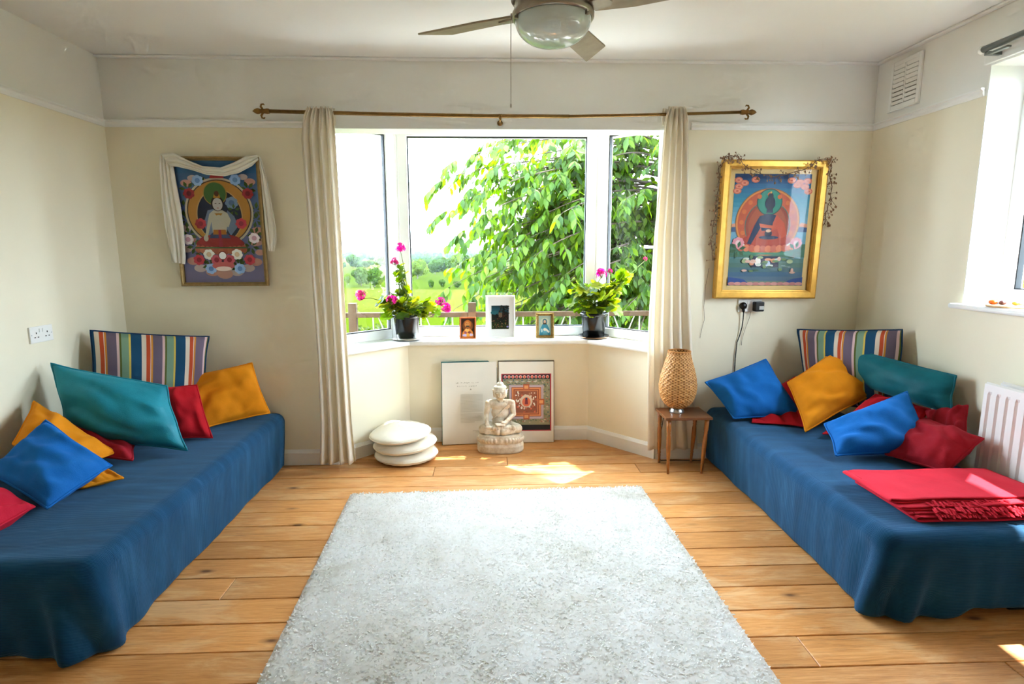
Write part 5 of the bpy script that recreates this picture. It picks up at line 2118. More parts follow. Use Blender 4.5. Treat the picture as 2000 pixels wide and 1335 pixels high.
# crossed legs
cap((-.115, -.015, .150), (-.02, -.055, .140), .030, .026)
cap((.115, -.015, .150), (.02, -.06, .140), .030, .026)
cap((-.07, .02, .155), (-.115, -.012, .150), .036, .032)
cap((.07, .02, .155), (.115, -.012, .150), .036, .032)
cap((.08, -.045, .165), (-.05, -.060, .168), .020, .016)      # shin laid on top
el((-.075, -.058, .174), .030, .014, .011)                      # upturned foot
el((0, .0, .150), .09, .06, .035)
# torso
el((0, .015, .20), .054, .040, .050)
el((0, .015, .255), .060, .040, .055)
el((0, .012, .305), .070, .038, .036)
cap((-.062, .012, .322), (.062, .012, .322), .024, .024)
cap((0, .01, .33), (0, .004, .368), .024, .021)
# figure's right arm (viewer's left) reaching down over the knee
cap((-.078, .012, .320), (-.092, .004, .250), .023, .018)
cap((-.092, .004, .250), (-.088, -.046, .182), .017, .014)
for i in range(4):
    cap((-.097 + i * .0085, -.056, .180), (-.099 + i * .0085, -.068, .128 + .004 * abs(i - 1.5)), .0056, .0040, 9)
cap((-.074, -.050, .182), (-.064, -.064, .156), .0055, .0042, 6)
el((-.086, -.052, .183), .017, .012, .014)
# figure's left arm bent, hand in the lap
cap((.078, .012, .320), (.088, .006, .245), .023, .019)
cap((.088, .006, .245), (.035, -.048, .205), .018, .014)
for i in range(4):
    cap((.025, -.056 - i * .004, .200 - i * .0035), (-.035 + i * .004, -.062 - i * .003, .198 - i * .0035), .0058, .0042, 12)
el((.022, -.054, .200), .022, .014, .012)
cap((.015, -.052, .212), (-.008, -.056, .214), .0050, .0040, 6)
# head
el((0, -.004, .397), .043, .044, .052)
el((0, -.010, .380), .037, .036, .031)
el((0, .004, .428), .043, .044, .020)
el((0, .004, .447), .024, .025, .020)
cap((0, .004, .458), (0, .004, .486), .012, .003, 10)
el((0, -.047, .390), .0065, .009, .013)
el((0, -.044, .372), .013, .007, .0042)
el((0, -.042, .366), .011, .006, .0040)
for s_ in (-1, 1):
    cap((s_ * .041, .004, .402), (s_ * .040, .004, .365), .0085, .0055, 8)
    cap((s_ * .041, .006, .405), (s_ * .052, .010, .414), .006, .003, 5)
    el((s_ * .016, -.040, .397), .011, .006, .0055)
    cap((s_ * .006, -.046, .407), (s_ * .027, -.038, .408), .0030, .0026, 6)
# robe edge across the chest
cap((.055, -.022, .322), (-.02, -.030, .245), .0042, .0042, 16)
cap((-.02, -.030, .245), (-.055, -.012, .215), .0042, .0040, 10)
remeshed(bd, 'seated_body', st, .0023, 2)

# ================================================================== geraniums on the sill
M_POT = simple('black_plant_pot', lin('0a0c0d'), 0.25, var=0.1, spec=0.35)
M_SOIL = simple('potting_soil', lin('2a1c12'), 0.95, var=0.3, vscale=60, bump=.6, bscale=120)
M_SILVER = simple('silver_dish', lin('d8d4cc'), 0.18, metal=1.0, var=0.04)
M_COPPER = simple('copper_dish', lin('c99a78'), 0.22, metal=1.0, var=0.05)
M_GSTEM = leaf_mat('geranium_stem', [lin('4a6420'), lin('6a7a2c')], .6, .2, rand=False)
M_GLEAF = leaf_mat('geranium_leaf', [lin('2b4a0c'), lin('3f5f12'), lin('5a721a'), lin('7c8420'), lin('446018')], .5, .5, spec=.2)
M_PETAL = leaf_mat('magenta_petal', [lin('a10550'), lin('ad0d5d'), lin('940642')], .5, .4, spec=.2)
M_PETALD = leaf_mat('crimson_petal', [lin('8e0b2d'), lin('a11e3d'), lin('7b0726')], .5, .4, spec=.2)


def gleaf_mesh():
    """scalloped round geranium leaf, unit radius, slightly cupped, notch at the stalk"""
    n_ = 22
    vs = [(0, 0, 0)]
    for ring, rr in ((1, .5), (2, 1.0)):
        for i in range(n_ + 1):
            a_ = PI * .12 + (2 * PI - PI * .24) * i / n_
            sc_ = 1 + (.10 * math.cos(i * PI) if ring == 2 else 0)
            z = (.10 if ring == 1 else .16) + .07 * math.cos(a_ * 5) * ring / 2
            vs.append((-rr * sc_ * math.cos(a_) + .15, rr * sc_ * math.sin(a_), z))
    fs = []
    for i in range(n_):
        fs.append((0, 1 + i, 2 + i))
        fs.append((1 + i, n_ + 2 + i, n_ + 3 + i, 2 + i))
    me = bpy.data.meshes.new('leaf')
    me.from_pydata(vs, [], fs)
    me.polygons.foreach_set('use_smooth', [True] * len(fs))
    me.materials.append(M_GLEAF)
    return me


GLEAF = gleaf_mesh()


def flower_head(parent, c, r_, mat, seed):
    rr_ = random.Random(seed)
    mb = MB()
    st_ = MB()
    c = Vector(c)
    for _ in range(20):
        d = Vector((rr_.gauss(0, 1), rr_.gauss(0, 1), rr_.gauss(.25, .9))).normalized()
        fc = c + d * r_ * rr_.uniform(.55, .95)
        st_.tube([c - Vector((0, 0, r_ * .7)), fc], .0009, 4, cap=False)
        t = d.orthogonal().normalized()
        b_ = d.cross(t)
        off_ = rr_.uniform(0, 6.28)
        for k in range(5):
            a_ = off_ + 2 * PI * k / 5
            e_ = t * math.cos(a_) + b_ * math.sin(a_)
            w_ = d.cross(e_)
            L_ = r_ * .42
            mb.add([fc, fc + e_ * L_ * .6 + w_ * L_ * .38 + d * .003, fc + e_ * L_ * 1.05 + d * .001, fc + e_ * L_ * .6 - w_ * L_ * .38 + d * .003], [(0, 1, 2, 3)])
    f_ = mb.build('flower_head', mat, parent)
    st_.build('flower_stalk', M_GSTEM, f_)


def geranium(label, cx, cy, flowers, leafspots, seed, dish, dlabel, saucer):
    rr_ = random.Random(seed)
    dz = ZS
    dish_m = MB().lathe([(.060, 0), (.085, .002), (.106, .010), (.108, .013), (.104, .013), (.083, .006), (.0, .005)], (cx, cy, ZS + .0005), 36, cap=False)
    tag(dish_m.build('plant_dish', dish, org=(cx, cy, ZS), smooth=True), dlabel, 'dish')
    z0_ = ZS + .008
    p = thing('potted_geranium', label, 'plant', (cx, cy, z0_))
    if saucer:
        MB().lathe([(.0, 0), (.09, 0), (.106, .010), (.107, .013), (.088, .005), (0, .004)], (cx, cy, z0_), 36, cap=False).build('saucer', M_POT, p, smooth=True)
    MB().lathe([(.070, .006), (.073, .008), (.088, .145), (.089, .148), (.096, .149), (.097, .168), (.095, .170), (.091, .169), (.090, .150), (.086, .148)], (cx, cy, z0_), 36).build('pot', M_POT, p, smooth=True, bevel=0.0)
    MB().lathe([(.088, .152), (.05, .156), (.001, .158)], (cx, cy, z0_), 24).build('soil', M_SOIL, p)
    top = Vector((cx, cy, z0_ + .155))
    for (dx_, dz_, dy_, r_, m_) in flowers:
        c = Vector((cx + dx_, cy + dy_, dz_))
        b_ = top + Vector((rr_.uniform(-.03, .03), rr_.uniform(-.02, .02), 0))
        mid = b_.lerp(c, .5) + Vector((rr_.uniform(-.02, .02), 0, .03))
        MB().tube([b_, b_.lerp(mid, .5) + Vector((0, 0, .015)), mid, mid.lerp(c, .55), c - Vector((0, 0, r_ * .6))], [.0035, .0032, .0028, .0022, .0018], 6).build('stem', M_GSTEM, p, smooth=True)
        flower_head(p, c, r_, m_, seed + int(abs(dx_) * 1000))
    for (dx_, dz_, dy_, r_) in leafspots:
        c = Vector((cx + dx_, cy + dy_, dz_))
        b_ = top + Vector((rr_.uniform(-.05, .05), rr_.uniform(-.04, .04), 0))
        MB().tube([b_, b_.lerp(c, .5) + Vector((0, 0, .02)), c], [.0024, .002, .0014], 5, cap=False).build('leaf_stalk', M_GSTEM, p)
        ob = bpy.data.objects.new('leaf', GLEAF)
        COL.objects.link(ob)
        ob.parent = p
        ob.location = c - Vector(p.location)
        ob.rotation_euler = (rr_.uniform(-.9, .9) + .35, rr_.uniform(-.7, .7), rr_.uniform(0, 6.28))
        ob.scale = [r_ * rr_.uniform(1.15, 1.7)] * 3
    return p


rg = random.Random(8)
ls = []
for _ in range(84):          # low mass over the pot
    a_, q_ = rg.uniform(0, 2 * PI), rg.random() ** .6
    dx_ = .185 * q_ * math.cos(a_)
    ls.append((dx_, .905 + rg.uniform(-.02, .10) - .10 * abs(dx_), .10 * q_ * math.sin(a_) - .035, rg.uniform(.018, .034)))
for _ in range(26):          # upright growth
    z = rg.uniform(.98, 1.24)
    ls.append((-.03 + rg.uniform(-.09, .07) * (1.32 - z) * 2.4, z, rg.uniform(-.03, .03), rg.uniform(.016, .029)))
for _ in range(12):
    ls.append((rg.uniform(.1, .2), rg.uniform(.89, .96), rg.uniform(-.04, .04), rg.uniform(.016, .028)))
for _ in range(10):
    ls.append((rg.uniform(-.22, -.1), rg.uniform(.90, 1.0), rg.uniform(-.04, .04), rg.uniform(.018, .03)))
geranium('tall geranium with magenta flowers in a black pot, on the left of the sill', -.572, .445,
         [(-.025, 1.345, -.02, .036, M_PETAL), (-.066, 1.25, -.02, .030, M_PETALD), (-.082, 1.005, -.11, .038, M_PETAL), (-.295, 1.03, -.05, .040, M_PETALD), (.235, .985, -.05, .034, M_PETAL), (.272, .945, -.06, .042, M_PETAL)],
         ls, 5, M_SILVER, 'shiny silver dish under the tall geranium pot', False)
ls = []
for _ in range(74):
    a_, q_ = rg.uniform(0, 2 * PI), rg.random() ** .6
    dx_ = .16 * q_ * math.cos(a_)
    ls.append((dx_ + .02, .93 + rg.uniform(-.03, .16), .09 * q_ * math.sin(a_) - .035, rg.uniform(.02, .036)))
for _ in range(20):
    t = rg.random()
    ls.append((.08 + .17 * t + rg.uniform(-.03, .03), 1.03 + .16 * t + rg.uniform(-.05, .05), rg.uniform(-.05, .02), rg.uniform(.018, .034)))
for _ in range(9):
    ls.append((rg.uniform(-.16, -.08), rg.uniform(.96, 1.09), rg.uniform(-.04, .03), rg.uniform(.018, .03)))
geranium('bushy geranium with one magenta flower in a black pot, on the right of the sill', .722, .455,
         [(.035, 1.165, -.05, .042, M_PETAL), (.105, 1.18, .0, .020, M_PETALD), (.335, 1.265, -.05, .014, M_PETALD)],
         ls, 9, M_COPPER, 'coppery dish under the bushy geranium pot', True)

# ------------------------------------------------------------------ small frames on the sill
M_ORW = simple('orange_wood_frame', lin('b85a1c'), 0.4, var=0.12, vscale=30)
M_WFR = simple('white_box_frame', lin('eeeeea'), 0.4, var=0.02)
M_GFR = simple('ornate_gold', lin('987940'), 0.4, metal=.7, var=.25, vscale=90, bump=.8, bscale=160)


def small(name, label, x0, x1, z0_, h, y, lean, fw_, fd_, mat):
    w_ = x1 - x0
    root = thing(name, label, 'picture frame', ((x0 + x1) / 2, y, z0_))
    o_ = Vector((x0 + fw_, y, z0_ + fw_))
    eu_ = Vector((w_ - 2 * fw_, 0, 0))
    ev_ = Vector((0, lean, h)).normalized() * (h - 2 * fw_)
    frame(root, o_, eu_, ev_, fw_, fd_, mat)
    n_ = eu_.cross(ev_).normalized()
    MB().obox(o_ + eu_ / 2 + ev_ / 2 - n_ * .005, eu_ / 2 + Vector((fw_ * .8, 0, 0)), ev_ / 2 + ev_.normalized() * fw_ * .8, n_ * .0045).build('backing', mat, root)
    # strut
    MB().obox(Vector(((x0 + x1) / 2, y + .035, z0_ + h * .30)), Vector((.012, 0, 0)), Vector((0, .026, -h * .30)), Vector((0, .0015, .001))).build('strut', M_BACK, root)
    return root, Art(o_ + n_ * .0005, eu_, ev_), o_, eu_, ev_, n_


root, a, *_ = small('photo_frame', 'small orange wooden frame with a golden picture, nearest the tall geranium', -.212, -.098, ZS + .002, .152, .43, .03, .011, .012, M_ORW)
a.rect(0, 0, 1, 1, '3a2a20').ell(.5, .62, .40, .42, '7c4a28', 24).ell(.5, .72, .26, .30, 'b8682c', 22).ell(.47, .70, .17, .22, 'cc8a4c', 20).ell(.42, .74, .03, .02, '4a2a18', 8).ell(.53, .74, .03, .02, '4a2a18', 8).ell(.475, .62, .05, .018, '8a3a24', 10)
a.poly([(.05, 0), (.95, 0), (.88, .30), (.65, .48), (.35, .48), (.12, .30)], 'c87a34').ell(.45, .38, .16, .12, 'd9a05a', 16).ell(.62, .27, .12, .09, '7c3c34', 14).ell(.33, .26, .10, .09, '8a4a58', 14).ell(.75, .14, .16, .10, 'b8a8c8', 14).ell(.3, .12, .2, .10, 'a8a0c0', 16).ell(.52, .14, .13, .12, 'd89a44', 14).ell(.5, .46, .04, .03, '2c1c18', 10)
a.build('picture', root, M_PRINTG)
root, a, o_, eu_, ev_, n_ = small('photo_frame', 'large white frame with a dark night garden picture, middle of the sill', -.030, .172, ZS + .002, .298, .445, .04, .014, .022, M_WFR)
a.rect(0, 0, 1, 1, 'e6e4dc')
b = Art(o_ + eu_ * .145 + ev_ * .19 + n_ * .0012, eu_ * .69, ev_ * .60)
b.rect(0, 0, 1, 1, '0c1410')
for i in range(6):
    b.rect(0, .62 + i * .063, 1, .69 + i * .063, ['13242c', '163640', '1a4450', '1c4a58', '184050', '143038'][i])
b.ell(.85, .84, .08, .06, '2c7484', 16).ell(.3, .70, .35, .12, '1f5660', 20).poly([(.1, .48), (.3, .66), (.55, .48)], '060808').poly([(.6, .4), (.66, .98), (.74, .98), (.8, .4)], '0a0e0c').rect(0, 0, 1, .28, '12240e')
rt = random.Random(6)
b.lay, b.i = b.k, 0
for i in range(60):
    b.ell(rt.uniform(.45, 1), rt.uniform(.55, 1), rt.uniform(.03, .07), rt.uniform(.02, .05), rt.choice(['0a100c', '1c1a10', '3a2014', '101c18']), 9)
for i in range(70):
    b.ell(rt.uniform(.02, .98), rt.uniform(.06, .40), rt.uniform(.008, .024), rt.uniform(.008, .022), rt.choice(['c87a4a', 'a84a5c', 'd8b08a', '5c7a2c', '3a5a1c', '7c3a3a']), 8)
for i in range(25):
    b.ell(rt.uniform(.3, .95), rt.uniform(.40, .62), .012, .012, rt.choice(['8a3a24', 'b86a34', '5c2a3a']), 7)
b.k, b.lay = b.lay + 16, None
b.ell(.92, .10, .06, .05, '8a84c0', 14)
a.build('mount', root)
b.build('picture', root, M_PRINTG)
root, a, o_, eu_, ev_, n_ = small('photo_frame', 'small ornate gold frame with a blue robed figure, nearest the bushy geranium', .316, .442, ZS + .002, .176, .44, .03, .020, .014, M_GFR)
a.rect(0, 0, 1, 1, 'a8c0b8').ell(.5, .7, .36, .3, 'c4ccbc', 20).ell(.5, .70, .18, .24, '2c6c88', 18).ell(.5, .70, .10, .14, 'd8b8a0', 16)
a.poly([(.05, 0), (.95, 0), (.85, .35), (.68, .58), (.32, .58), (.15, .35)], '3a84a0').poly([(.3, .0), (.75, .0), (.62, .4), (.42, .42)], '5c9cb4').ell(.5, .30, .13, .12, 'e0d0c0', 14).poly([(.5, .3), (.8, .12), (.9, .18), (.62, .36)], 'dcd4cc').ell(.25, .25, .08, .16, 'b8d0d0', 12)
a.build('picture', root, M_PRINTG)
mb = MB()
for side in range(4):
    for i in range(16 if side % 2 else 11):
        m_ = (15 if side % 2 else 10)
        t = i / m_
        c = [o_ - ev_.normalized() * .012 + eu_ * t, o_ + eu_ + Vector((.012, 0, 0)) + ev_ * t, o_ + ev_ + ev_.normalized() * .012 + eu_ * t, o_ - Vector((.012, 0, 0)) + ev_ * t][side]
        mb.ball(c + n_ * .013, .0052, 7, 5)
mb.build('beading', M_GFR, root, smooth=True)

# ================================================================== sockets, plugs, cables
M_PLATE = simple('white_socket_plastic', lin('f0efe9'), 0.3, var=0.01)
M_BLKPL = simple('black_plug_plastic', lin('0e0e0f'), 0.35, var=0.1)
M_STICK = simple('grey_sticker', lin('b9b9b5'), 0.5, var=.05)


def socket(label, o_, eu_, ev_, switches):
    """plate with two outlets; o_ lower-left corner on the wall, facing eu x ev"""
    o_, eu_, ev_ = Vector(o_), Vector(eu_), Vector(ev_)
    n_ = eu_.cross(ev_).normalized()
    root = thing('wall_socket', label, 'socket', tuple(o_ + eu_ / 2 + ev_ / 2))
    U, V2 = eu_.normalized(), ev_.normalized()
    MB().obox(o_ + eu_ / 2 + ev_ / 2 + n_ * .0045, eu_ / 2, ev_ / 2, n_ * .0045).build('face_plate', M_PLATE, root, bevel=.002)
    f_ = n_ * .0094

    def pin(u, v, w_, h_, mat, name, d_=.0012):
        MB().obox(o_ + eu_ * u + ev_ * v + f_, U * w_, V2 * h_, n_ * d_).build(name, mat, root)
    for s_ in (.26, .74):
        pin(s_, .60, .0018, .0040, M_DARK, 'pin_hole')
        pin(s_ - .072, .34, .0034, .0018, M_DARK, 'pin_hole')
        pin(s_ + .072, .34, .0034, .0018, M_DARK, 'pin_hole')
    for s_ in (.43, .57):
        pin(s_, .74, .0055, .0085, M_PLATE, 'rocker_switch', .0030)
    for s_ in (.06, .94):
        q_ = o_ + eu_ * s_ + ev_ * .5 + f_
        MB().lathe([(.0026, 0), (.0024, .001)], q_ - n_ * .0004, 10, axis=n_).build('screw', M_CHROME, root)
    return root


socket('white double wall socket on the left wall above the teal cushion', (XL, -.730, .892), (0, .142, 0), (0, 0, .078), True)
socket('white double wall socket below the gilt frame', (1.535, 0, .944), (.147, 0, 0), (0, 0, .079), True)
pg = thing('mains_plug', 'round black plug in the socket below the gilt frame', 'plug', (1.562, -.012, .98))
MB().lathe([(.021, .0), (.0225, .006), (.021, .016), (.012, .022), (.004, .024)], (1.562, -.0104, .983), 20, axis=(0, -1, 0)).build('body', M_BLKPL, pg, smooth=True)
MB().lathe([(.010, 0), (.008, .018), (.0045, .026)], (1.563, -.022, .968), 12, axis=(.1, 0, -1)).build('cord_grip', M_BLKPL, pg, smooth=True)
ad = thing('power_adapter', 'square black power adapter in the socket below the gilt frame', 'adapter', (1.652, -.012, .98))
MB().box((1.622, -.052, .950), (1.680, -.0104, 1.010)).build('body', M_BLKPL, ad, bevel=.006)
MB().box((1.648, -.0528, .962), (1.676, -.0519, .984)).build('rating_label', M_STICK, ad)
tag(MB().tube([(1.565, -.022, .945), (1.566, -.018, .90), (1.563, -.014, .845), (1.552, -.010, .79), (1.541, -.008, .755), (1.538, -.008, .70), (1.535, -.008, .651), (1.537, -.008, .553), (1.545, -.009, .42), (1.55, -.01, .35)], .0031, 6).build('plug_cable', M_BLACKP, smooth=True), 'black cable running down from the round plug', 'cable')
tag(MB().tube([(1.612, -.02, .946), (1.606, -.012, .90), (1.585, -.008, .83), (1.572, -.006, .77), (1.571, -.008, .735)], .0011, 5).build('thin_wire', M_TWIG, smooth=True), 'thin wire hanging beside the black plug cable', 'wire')
tag(MB().tube([(1.340, -.008, 1.215), (1.334, -.006, 1.17), (1.324, -.006, 1.10), (1.320, -.006, .974), (1.328, -.006, .90), (1.316, -.006, .85), (1.305, -.006, .782)], .0011, 5).build('thin_wire', M_TWIG, smooth=True), 'thin wire trailing down from the garland beside the right curtain', 'wire')

# ================================================================== ceiling fan
M_NICKEL = simple('brushed_nickel', lin('a39a8c'), 0.32, metal=.9, var=.08, vscale=30)
M_BLADE = simple('silver_oak_blade', lin('9c8f78'), 0.45, var=.14, vscale=16, spec=.4)
n = N('frosted_light_bowl')
n.base(lin('c9d6d2'))
n.set(Roughness=.12)
n.b.inputs['Specular IOR Level'].default_value = .6
n.b.inputs['Coat Weight'].default_value = .6
M_BOWL = n.m
FX, FY = .252, -1.12
fan = thing('ceiling_fan', 'brushed nickel ceiling fan with four blades and a frosted light bowl', 'fan', (FX, FY, 2.10))
MB().lathe([(.055, 2.399), (.060, 2.385), (.058, 2.36), (.030, 2.345), (.028, 2.335)], (FX, FY, 0), 32).build('ceiling_mount', M_NICKEL, fan, smooth=True)
MB().lathe([(.028, 2.336), (.12, 2.334), (.158, 2.325), (.163, 2.310), (.163, 2.270), (.155, 2.262), (.02, 2.2585)], (FX, FY, 0), 48).build('motor_housing', M_NICKEL, fan, smooth=True, bevel=.003)
MB().lathe([(.158, 2.2200), (.158, 2.205), (.153, 2.198), (.149, 2.198), (.149, 2.215)], (FX, FY, 0), 48, cap=False).build('light_collar', M_NICKEL, fan, smooth=True)
MB().lathe([(.10, 2.2199), (.148, 2.2199), (.150, 2.224), (.150, 2.242), (.148, 2.2584), (.10, 2.2584)], (FX, FY, 0), 48).build('blade_hub', M_NICKEL, fan, smooth=False)
MB().lathe([(.148 * math.cos(t) ** .75 + .0005, 2.205 - .098 * math.sin(t)) for t in [i / 14 * PI / 2 for i in range(15)]], (FX, FY, 0), 48).build('light_bowl', M_BOWL, fan, smooth=True)
for a_ in (200, 320, 80):
    a_ = math.radians(a_)
    c, s_ = math.cos(a_), math.sin(a_)
    cl = MB().obox((FX + .151 * c, FY + .151 * s_, 2.193), (.004 * c, .004 * s_, 0), (-.006 * s_, .006 * c, 0), (0, 0, .009))
    cl.ball((FX + .157 * c, FY + .157 * s_, 2.188), .006, 10, 6)
    cl.build('bowl_clip', M_NICKEL, fan)
for k, deg in enumerate((152, 62, -28, 242)):
    a_ = math.radians(deg)
    ra = Vector((math.cos(a_), math.sin(a_), 0))
    la = Vector((-math.sin(a_), math.cos(a_), 0))
    pitch = math.radians(-11)
    lw = la * math.cos(pitch) + Vector((0, 0, 1)) * math.sin(pitch)
    up = ra.cross(lw)
    c0 = Vector((FX, FY, 2.232))
    ol = [(.155, -.045), (.49, -.062), (.585, .062), (.30, .064), (.155, .045)]
    mb = MB()
    m_ = len(ol)
    vs = [c0 + ra * r_ + lw * w_ + up * .004 for r_, w_ in ol] + [c0 + ra * r_ + lw * w_ - up * .004 for r_, w_ in ol]
    mb.add(vs, [tuple(range(m_)), tuple(range(m_, 2 * m_))[::-1]] + [(i, m_ + i, m_ + (i + 1) % m_, (i + 1) % m_) for i in range(m_)])
    bl_ = mb.build('blade', M_BLADE, fan, bevel=.002)
    br = MB()
    ol = [(.10, -.018), (.17, -.030), (.225, -.022), (.235, 0), (.225, .022), (.17, .030), (.10, .018)]
    m_ = len(ol)
    vs = [c0 + ra * r_ + lw * w_ - up * .0045 for r_, w_ in ol] + [c0 + ra * r_ + lw * w_ - up * .010 for r_, w_ in ol]
    br.add(vs, [tuple(range(m_)), tuple(range(m_, 2 * m_))[::-1]] + [(i, m_ + i, m_ + (i + 1) % m_, (i + 1) % m_) for i in range(m_)])
    br.build('blade_bracket', M_NICKEL, bl_)
ch = MB()
ch.tube([(FX - .157, FY, 2.215), (FX - .162, FY, 2.20), (FX - .163, FY, 2.04), (FX - .163, FY, 1.89)], .0011, 5)
for i in range(62):
    ch.ball((FX - .163, FY, 2.195 - i * .005), .0017, 6, 4)
ch.lathe([(.001, 0), (.003, .004), (.003, .012), (.001, .018)], (FX - .163, FY, 1.876), 8)
ch.lathe([(.006, 0), (.006, .010)], (FX - .158, FY, 2.210), 10)
ch.build('pull_chain', M_NICKEL, fan)

# ================================================================== radiator, vent, rail, tray on the right wall
M_RAD = simple('radiator_enamel', lin('efece8'), 0.3, var=.01)
RXF, RY0_, RY1_, RZ0, RZ1 = 2.176, -2.35, -1.105, .16, .745
ra_ = thing('radiator', 'white ribbed double panel radiator under the side window', 'radiator', (2.22, -1.7, RZ0))


def panel(x, name):
    mb = MB()
    PT = .0445
    n_ = int((RY1_ - RY0_) / PT)
    ys = []
    for i in range(n_ + 1):
        y = RY1_ - .022 - i * PT
        if y - .03 < RY0_:
            break
        ys.append(y)
    prof_ = [(RY1_, .012), (RY1_ - .004, 0), (RY1_ - .014, 0)]
    for y in ys:
        prof_ += [(y, 0), (y - .006, .009), (y - .016, .009), (y - .022, 0)]
    prof_ += [(RY0_ + .004, 0), (RY0_, .012)]
    zz = [(RZ0, .012, 0), (RZ0 + .006, 0, 0), (RZ0 + .035, 0, 0), (RZ0 + .050, 0, 1), (RZ1 - .050, 0, 1), (RZ1 - .035, 0, 0), (RZ1 - .006, 0, 0), (RZ1, .012, 0)]
    vs, fs = [], []
    m_ = len(prof_)
    for z, e_, k in zz:
        for y, d_ in prof_:
            edge = d_ if d_ == .012 else 0
            vs.append((x + max(e_, edge if edge else d_ * k), y, z))
    for j in range(len(zz) - 1):
        for i in range(m_ - 1):
            fs.append((j * m_ + i, j * m_ + i + 1, (j + 1) * m_ + i + 1, (j + 1) * m_ + i))
    mb.add(vs, fs)
    return mb.build(name, M_RAD, ra_, solid=.003)


panel(RXF, 'front_panel')
panel(RXF + .072, 'rear_panel')
for yy in (RY1_ - .10, RY0_ + .10):
    MB().box((RXF + .012, yy - .02, RZ0 + .06), (RXF + .074, yy + .02, RZ0 + .10)).box((RXF + .012, yy - .02, RZ1 - .10), (RXF + .074, yy + .02, RZ1 - .06)).build('bracket', M_RAD, ra_)
MB().tube([(RXF + .04, RY1_ - .02, RZ0 + .05), (RXF + .04, RY1_ + .03, RZ0 + .05), (RXF + .04, RY1_ + .035, RZ0 + .02), (RXF + .04, RY1_ + .035, 0)], .008, 10).build('pipe', M_RAD, ra_, smooth=True)

vt = thing('air_vent', 'white louvred air vent high on the right wall', 'vent', (XR, -.245, 2.10))
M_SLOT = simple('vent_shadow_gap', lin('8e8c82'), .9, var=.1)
VY0, VY1, VZ0, VZ1 = -.352, -.142, 2.112, 2.345
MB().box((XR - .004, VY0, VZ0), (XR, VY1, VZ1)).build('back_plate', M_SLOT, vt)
fm = MB()
fm.box((XR - .014, VY0 - .012, VZ0 - .012), (XR, VY0 + .010, VZ1 + .012)).box((XR - .014, VY1 - .010, VZ0 - .012), (XR, VY1 + .012, VZ1 + .012))
fm.box((XR - .014, VY0 + .010, VZ0 - .012), (XR, VY1 - .010, VZ0 + .012)).box((XR - .014, VY0 + .010, VZ1 - .012), (XR, VY1 - .010, VZ1 + .012)).box((XR - .013, (VY0 + VY1) / 2 - .007, VZ0 + .012), (XR, (VY0 + VY1) / 2 + .007, VZ1 - .012))
fm.build('surround', M_WHITE, vt, bevel=.003)
MB().box((XR - .020, VY0 - .012, VZ0 - .020), (XR, VY1 + .012, VZ0 - .0121)).build('lip', M_WHITE, vt, bevel=.002)
for i in range(9):
    z = lerp(VZ0 + .024, VZ1 - .022, i / 8)
    for ya, yb in ((VY0 + .010, (VY0 + VY1) / 2 - .007), ((VY0 + VY1) / 2 + .007, VY1 - .010)):
        op = .010 if i < 4 else .0125
        MB().obox((XR - .008, (ya + yb) / 2, z), (0, (yb - ya) / 2, 0), (.004, 0, .0), (-.003, 0, op * .72)).build('slat', M_WHITE, vt)

rd = thing('window_rod', 'grey curtain rod on a white board above the side window', 'curtain rod', (2.27, -1.7, 2.16))
MB().box((XR - .016, -2.75, 2.158), (XR, -.770, 2.236)).build('mounting_board', M_WHITE, rd, bevel=.003)
M_GREYM = simple('grey_metal_rod', lin('7d8482'), .35, metal=.6, var=.06)
MB().tube([(2.205, -.845, 2.200), (2.205, -2.7, 2.200)], .0135, 16).build('rod', M_GREYM, rd, smooth=True)
MB().lathe([(.017, 0), (.018, .012), (.014, .020)], (2.205, -.850, 2.200), 16, axis=(0, 1, 0)).build('end_cap', M_PLATE, rd, smooth=True)
MB().box((2.215, -.865, 2.175), (XR - .0161, -.845, 2.190)).box((2.208, -.97, 2.172), (2.226, -.875, 2.180)).build('hook', M_GREYM, rd)

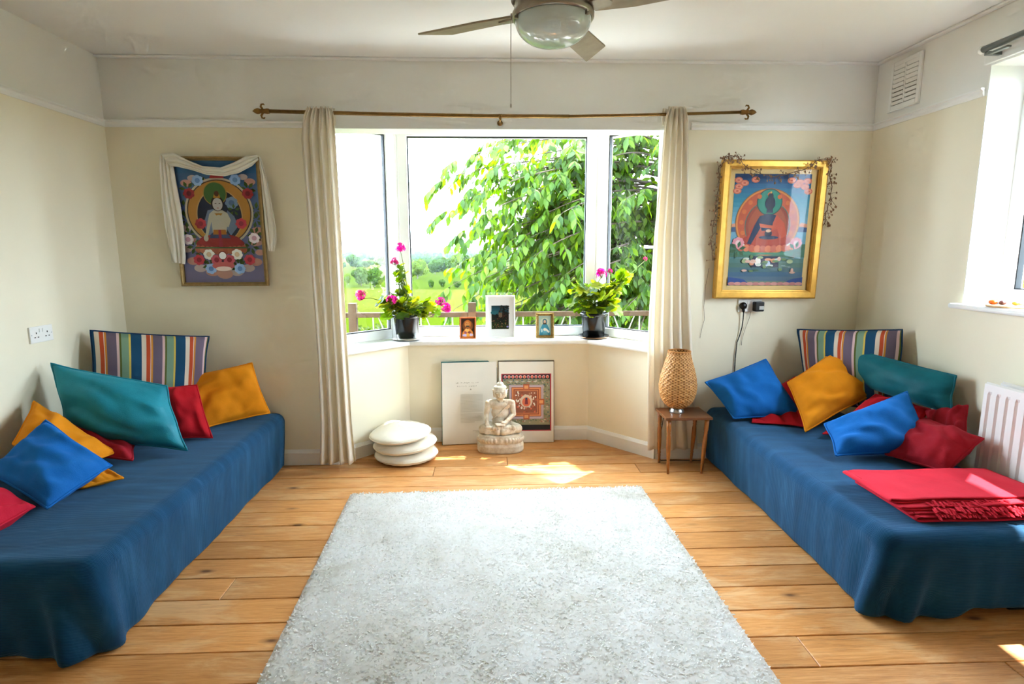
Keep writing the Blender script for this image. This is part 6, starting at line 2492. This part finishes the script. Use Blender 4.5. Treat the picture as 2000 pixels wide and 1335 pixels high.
TRX, TRY = 2.335, -1.005
ZT = WZ0 + .019
tr_ = MB().lathe([(.078, 0), (.085, .004), (.085, .009), (.080, .011), (.0, .010)], (TRX, TRY, ZT + .0003), 32)
M_TRAY = simple('pale_wood_tray', lin('c8a274'), .5, var=.15, vscale=30)
tag(tr_.build('wooden_tray', M_TRAY, org=(TRX, TRY, ZT), smooth=False), 'round pale wooden tray of stones on the side window sill', 'tray')
for i, (dx_, dy_, r_, c_, lab) in enumerate(((-.050, .030, .015, 'e0661c', 'polished bright orange stone at the left of the tray'), (-.026, .008, .013, '6a3a34', 'dark brown stone beside the orange one in the tray'), (.004, .032, .012, 'e6e2dc', 'clear white stone at the back of the tray'),
                                             (.010, -.020, .012, 'e89a34', 'amber stone in the middle of the tray'), (.034, -.040, .011, 'd8b4d8', 'pale lilac stone at the front of the tray'), (.046, -.005, .012, 'b8dcc0', 'pale green stone at the right of the tray'), (-.02, .045, .010, '6c9ac0', 'small blue stone behind the dark brown one'))):
    mb = MB()
    k = len(mb.v)
    mb.ball((0, 0, 0), r_, 12, 8, sc=(1.25, 1, .75))
    mb.v = [(TRX + dx_ + x * (1 + .15 * noise.noise((x * 60, y * 60, i))), TRY + dy_ + y, ZT + .0112 + r_ * .72 + z) for x, y, z in mb.v]
    tag(mb.build('polished_stone', simple('stone_' + lab.split()[1], lin(c_), .15, var=.1, vscale=60, spec=.6), smooth=True), lab, 'stone', 'polished stones on the tray')

# ================================================================== thin summer haze over the plain
hz = MB().box((-3600, 110, -16), (3400, 4400, 90))
hm_ = bpy.data.materials.new('summer_haze')
hm_.use_nodes = True
_t = hm_.node_tree
_t.nodes.clear()
_o = _t.nodes.new('ShaderNodeOutputMaterial')
_v = _t.nodes.new('ShaderNodeVolumeScatter')
_v.inputs['Color'].default_value = (.70, .85, 1.0, 1)
_v.inputs['Density'].default_value = 4e-5
_t.links.new(_v.outputs[0], _o.inputs['Volume'])
ho = hz.build('haze', hm_, org=(0, 2000, -16))
tag(ho, 'pale blue haze over the distant plain', 'haze', kind='stuff')
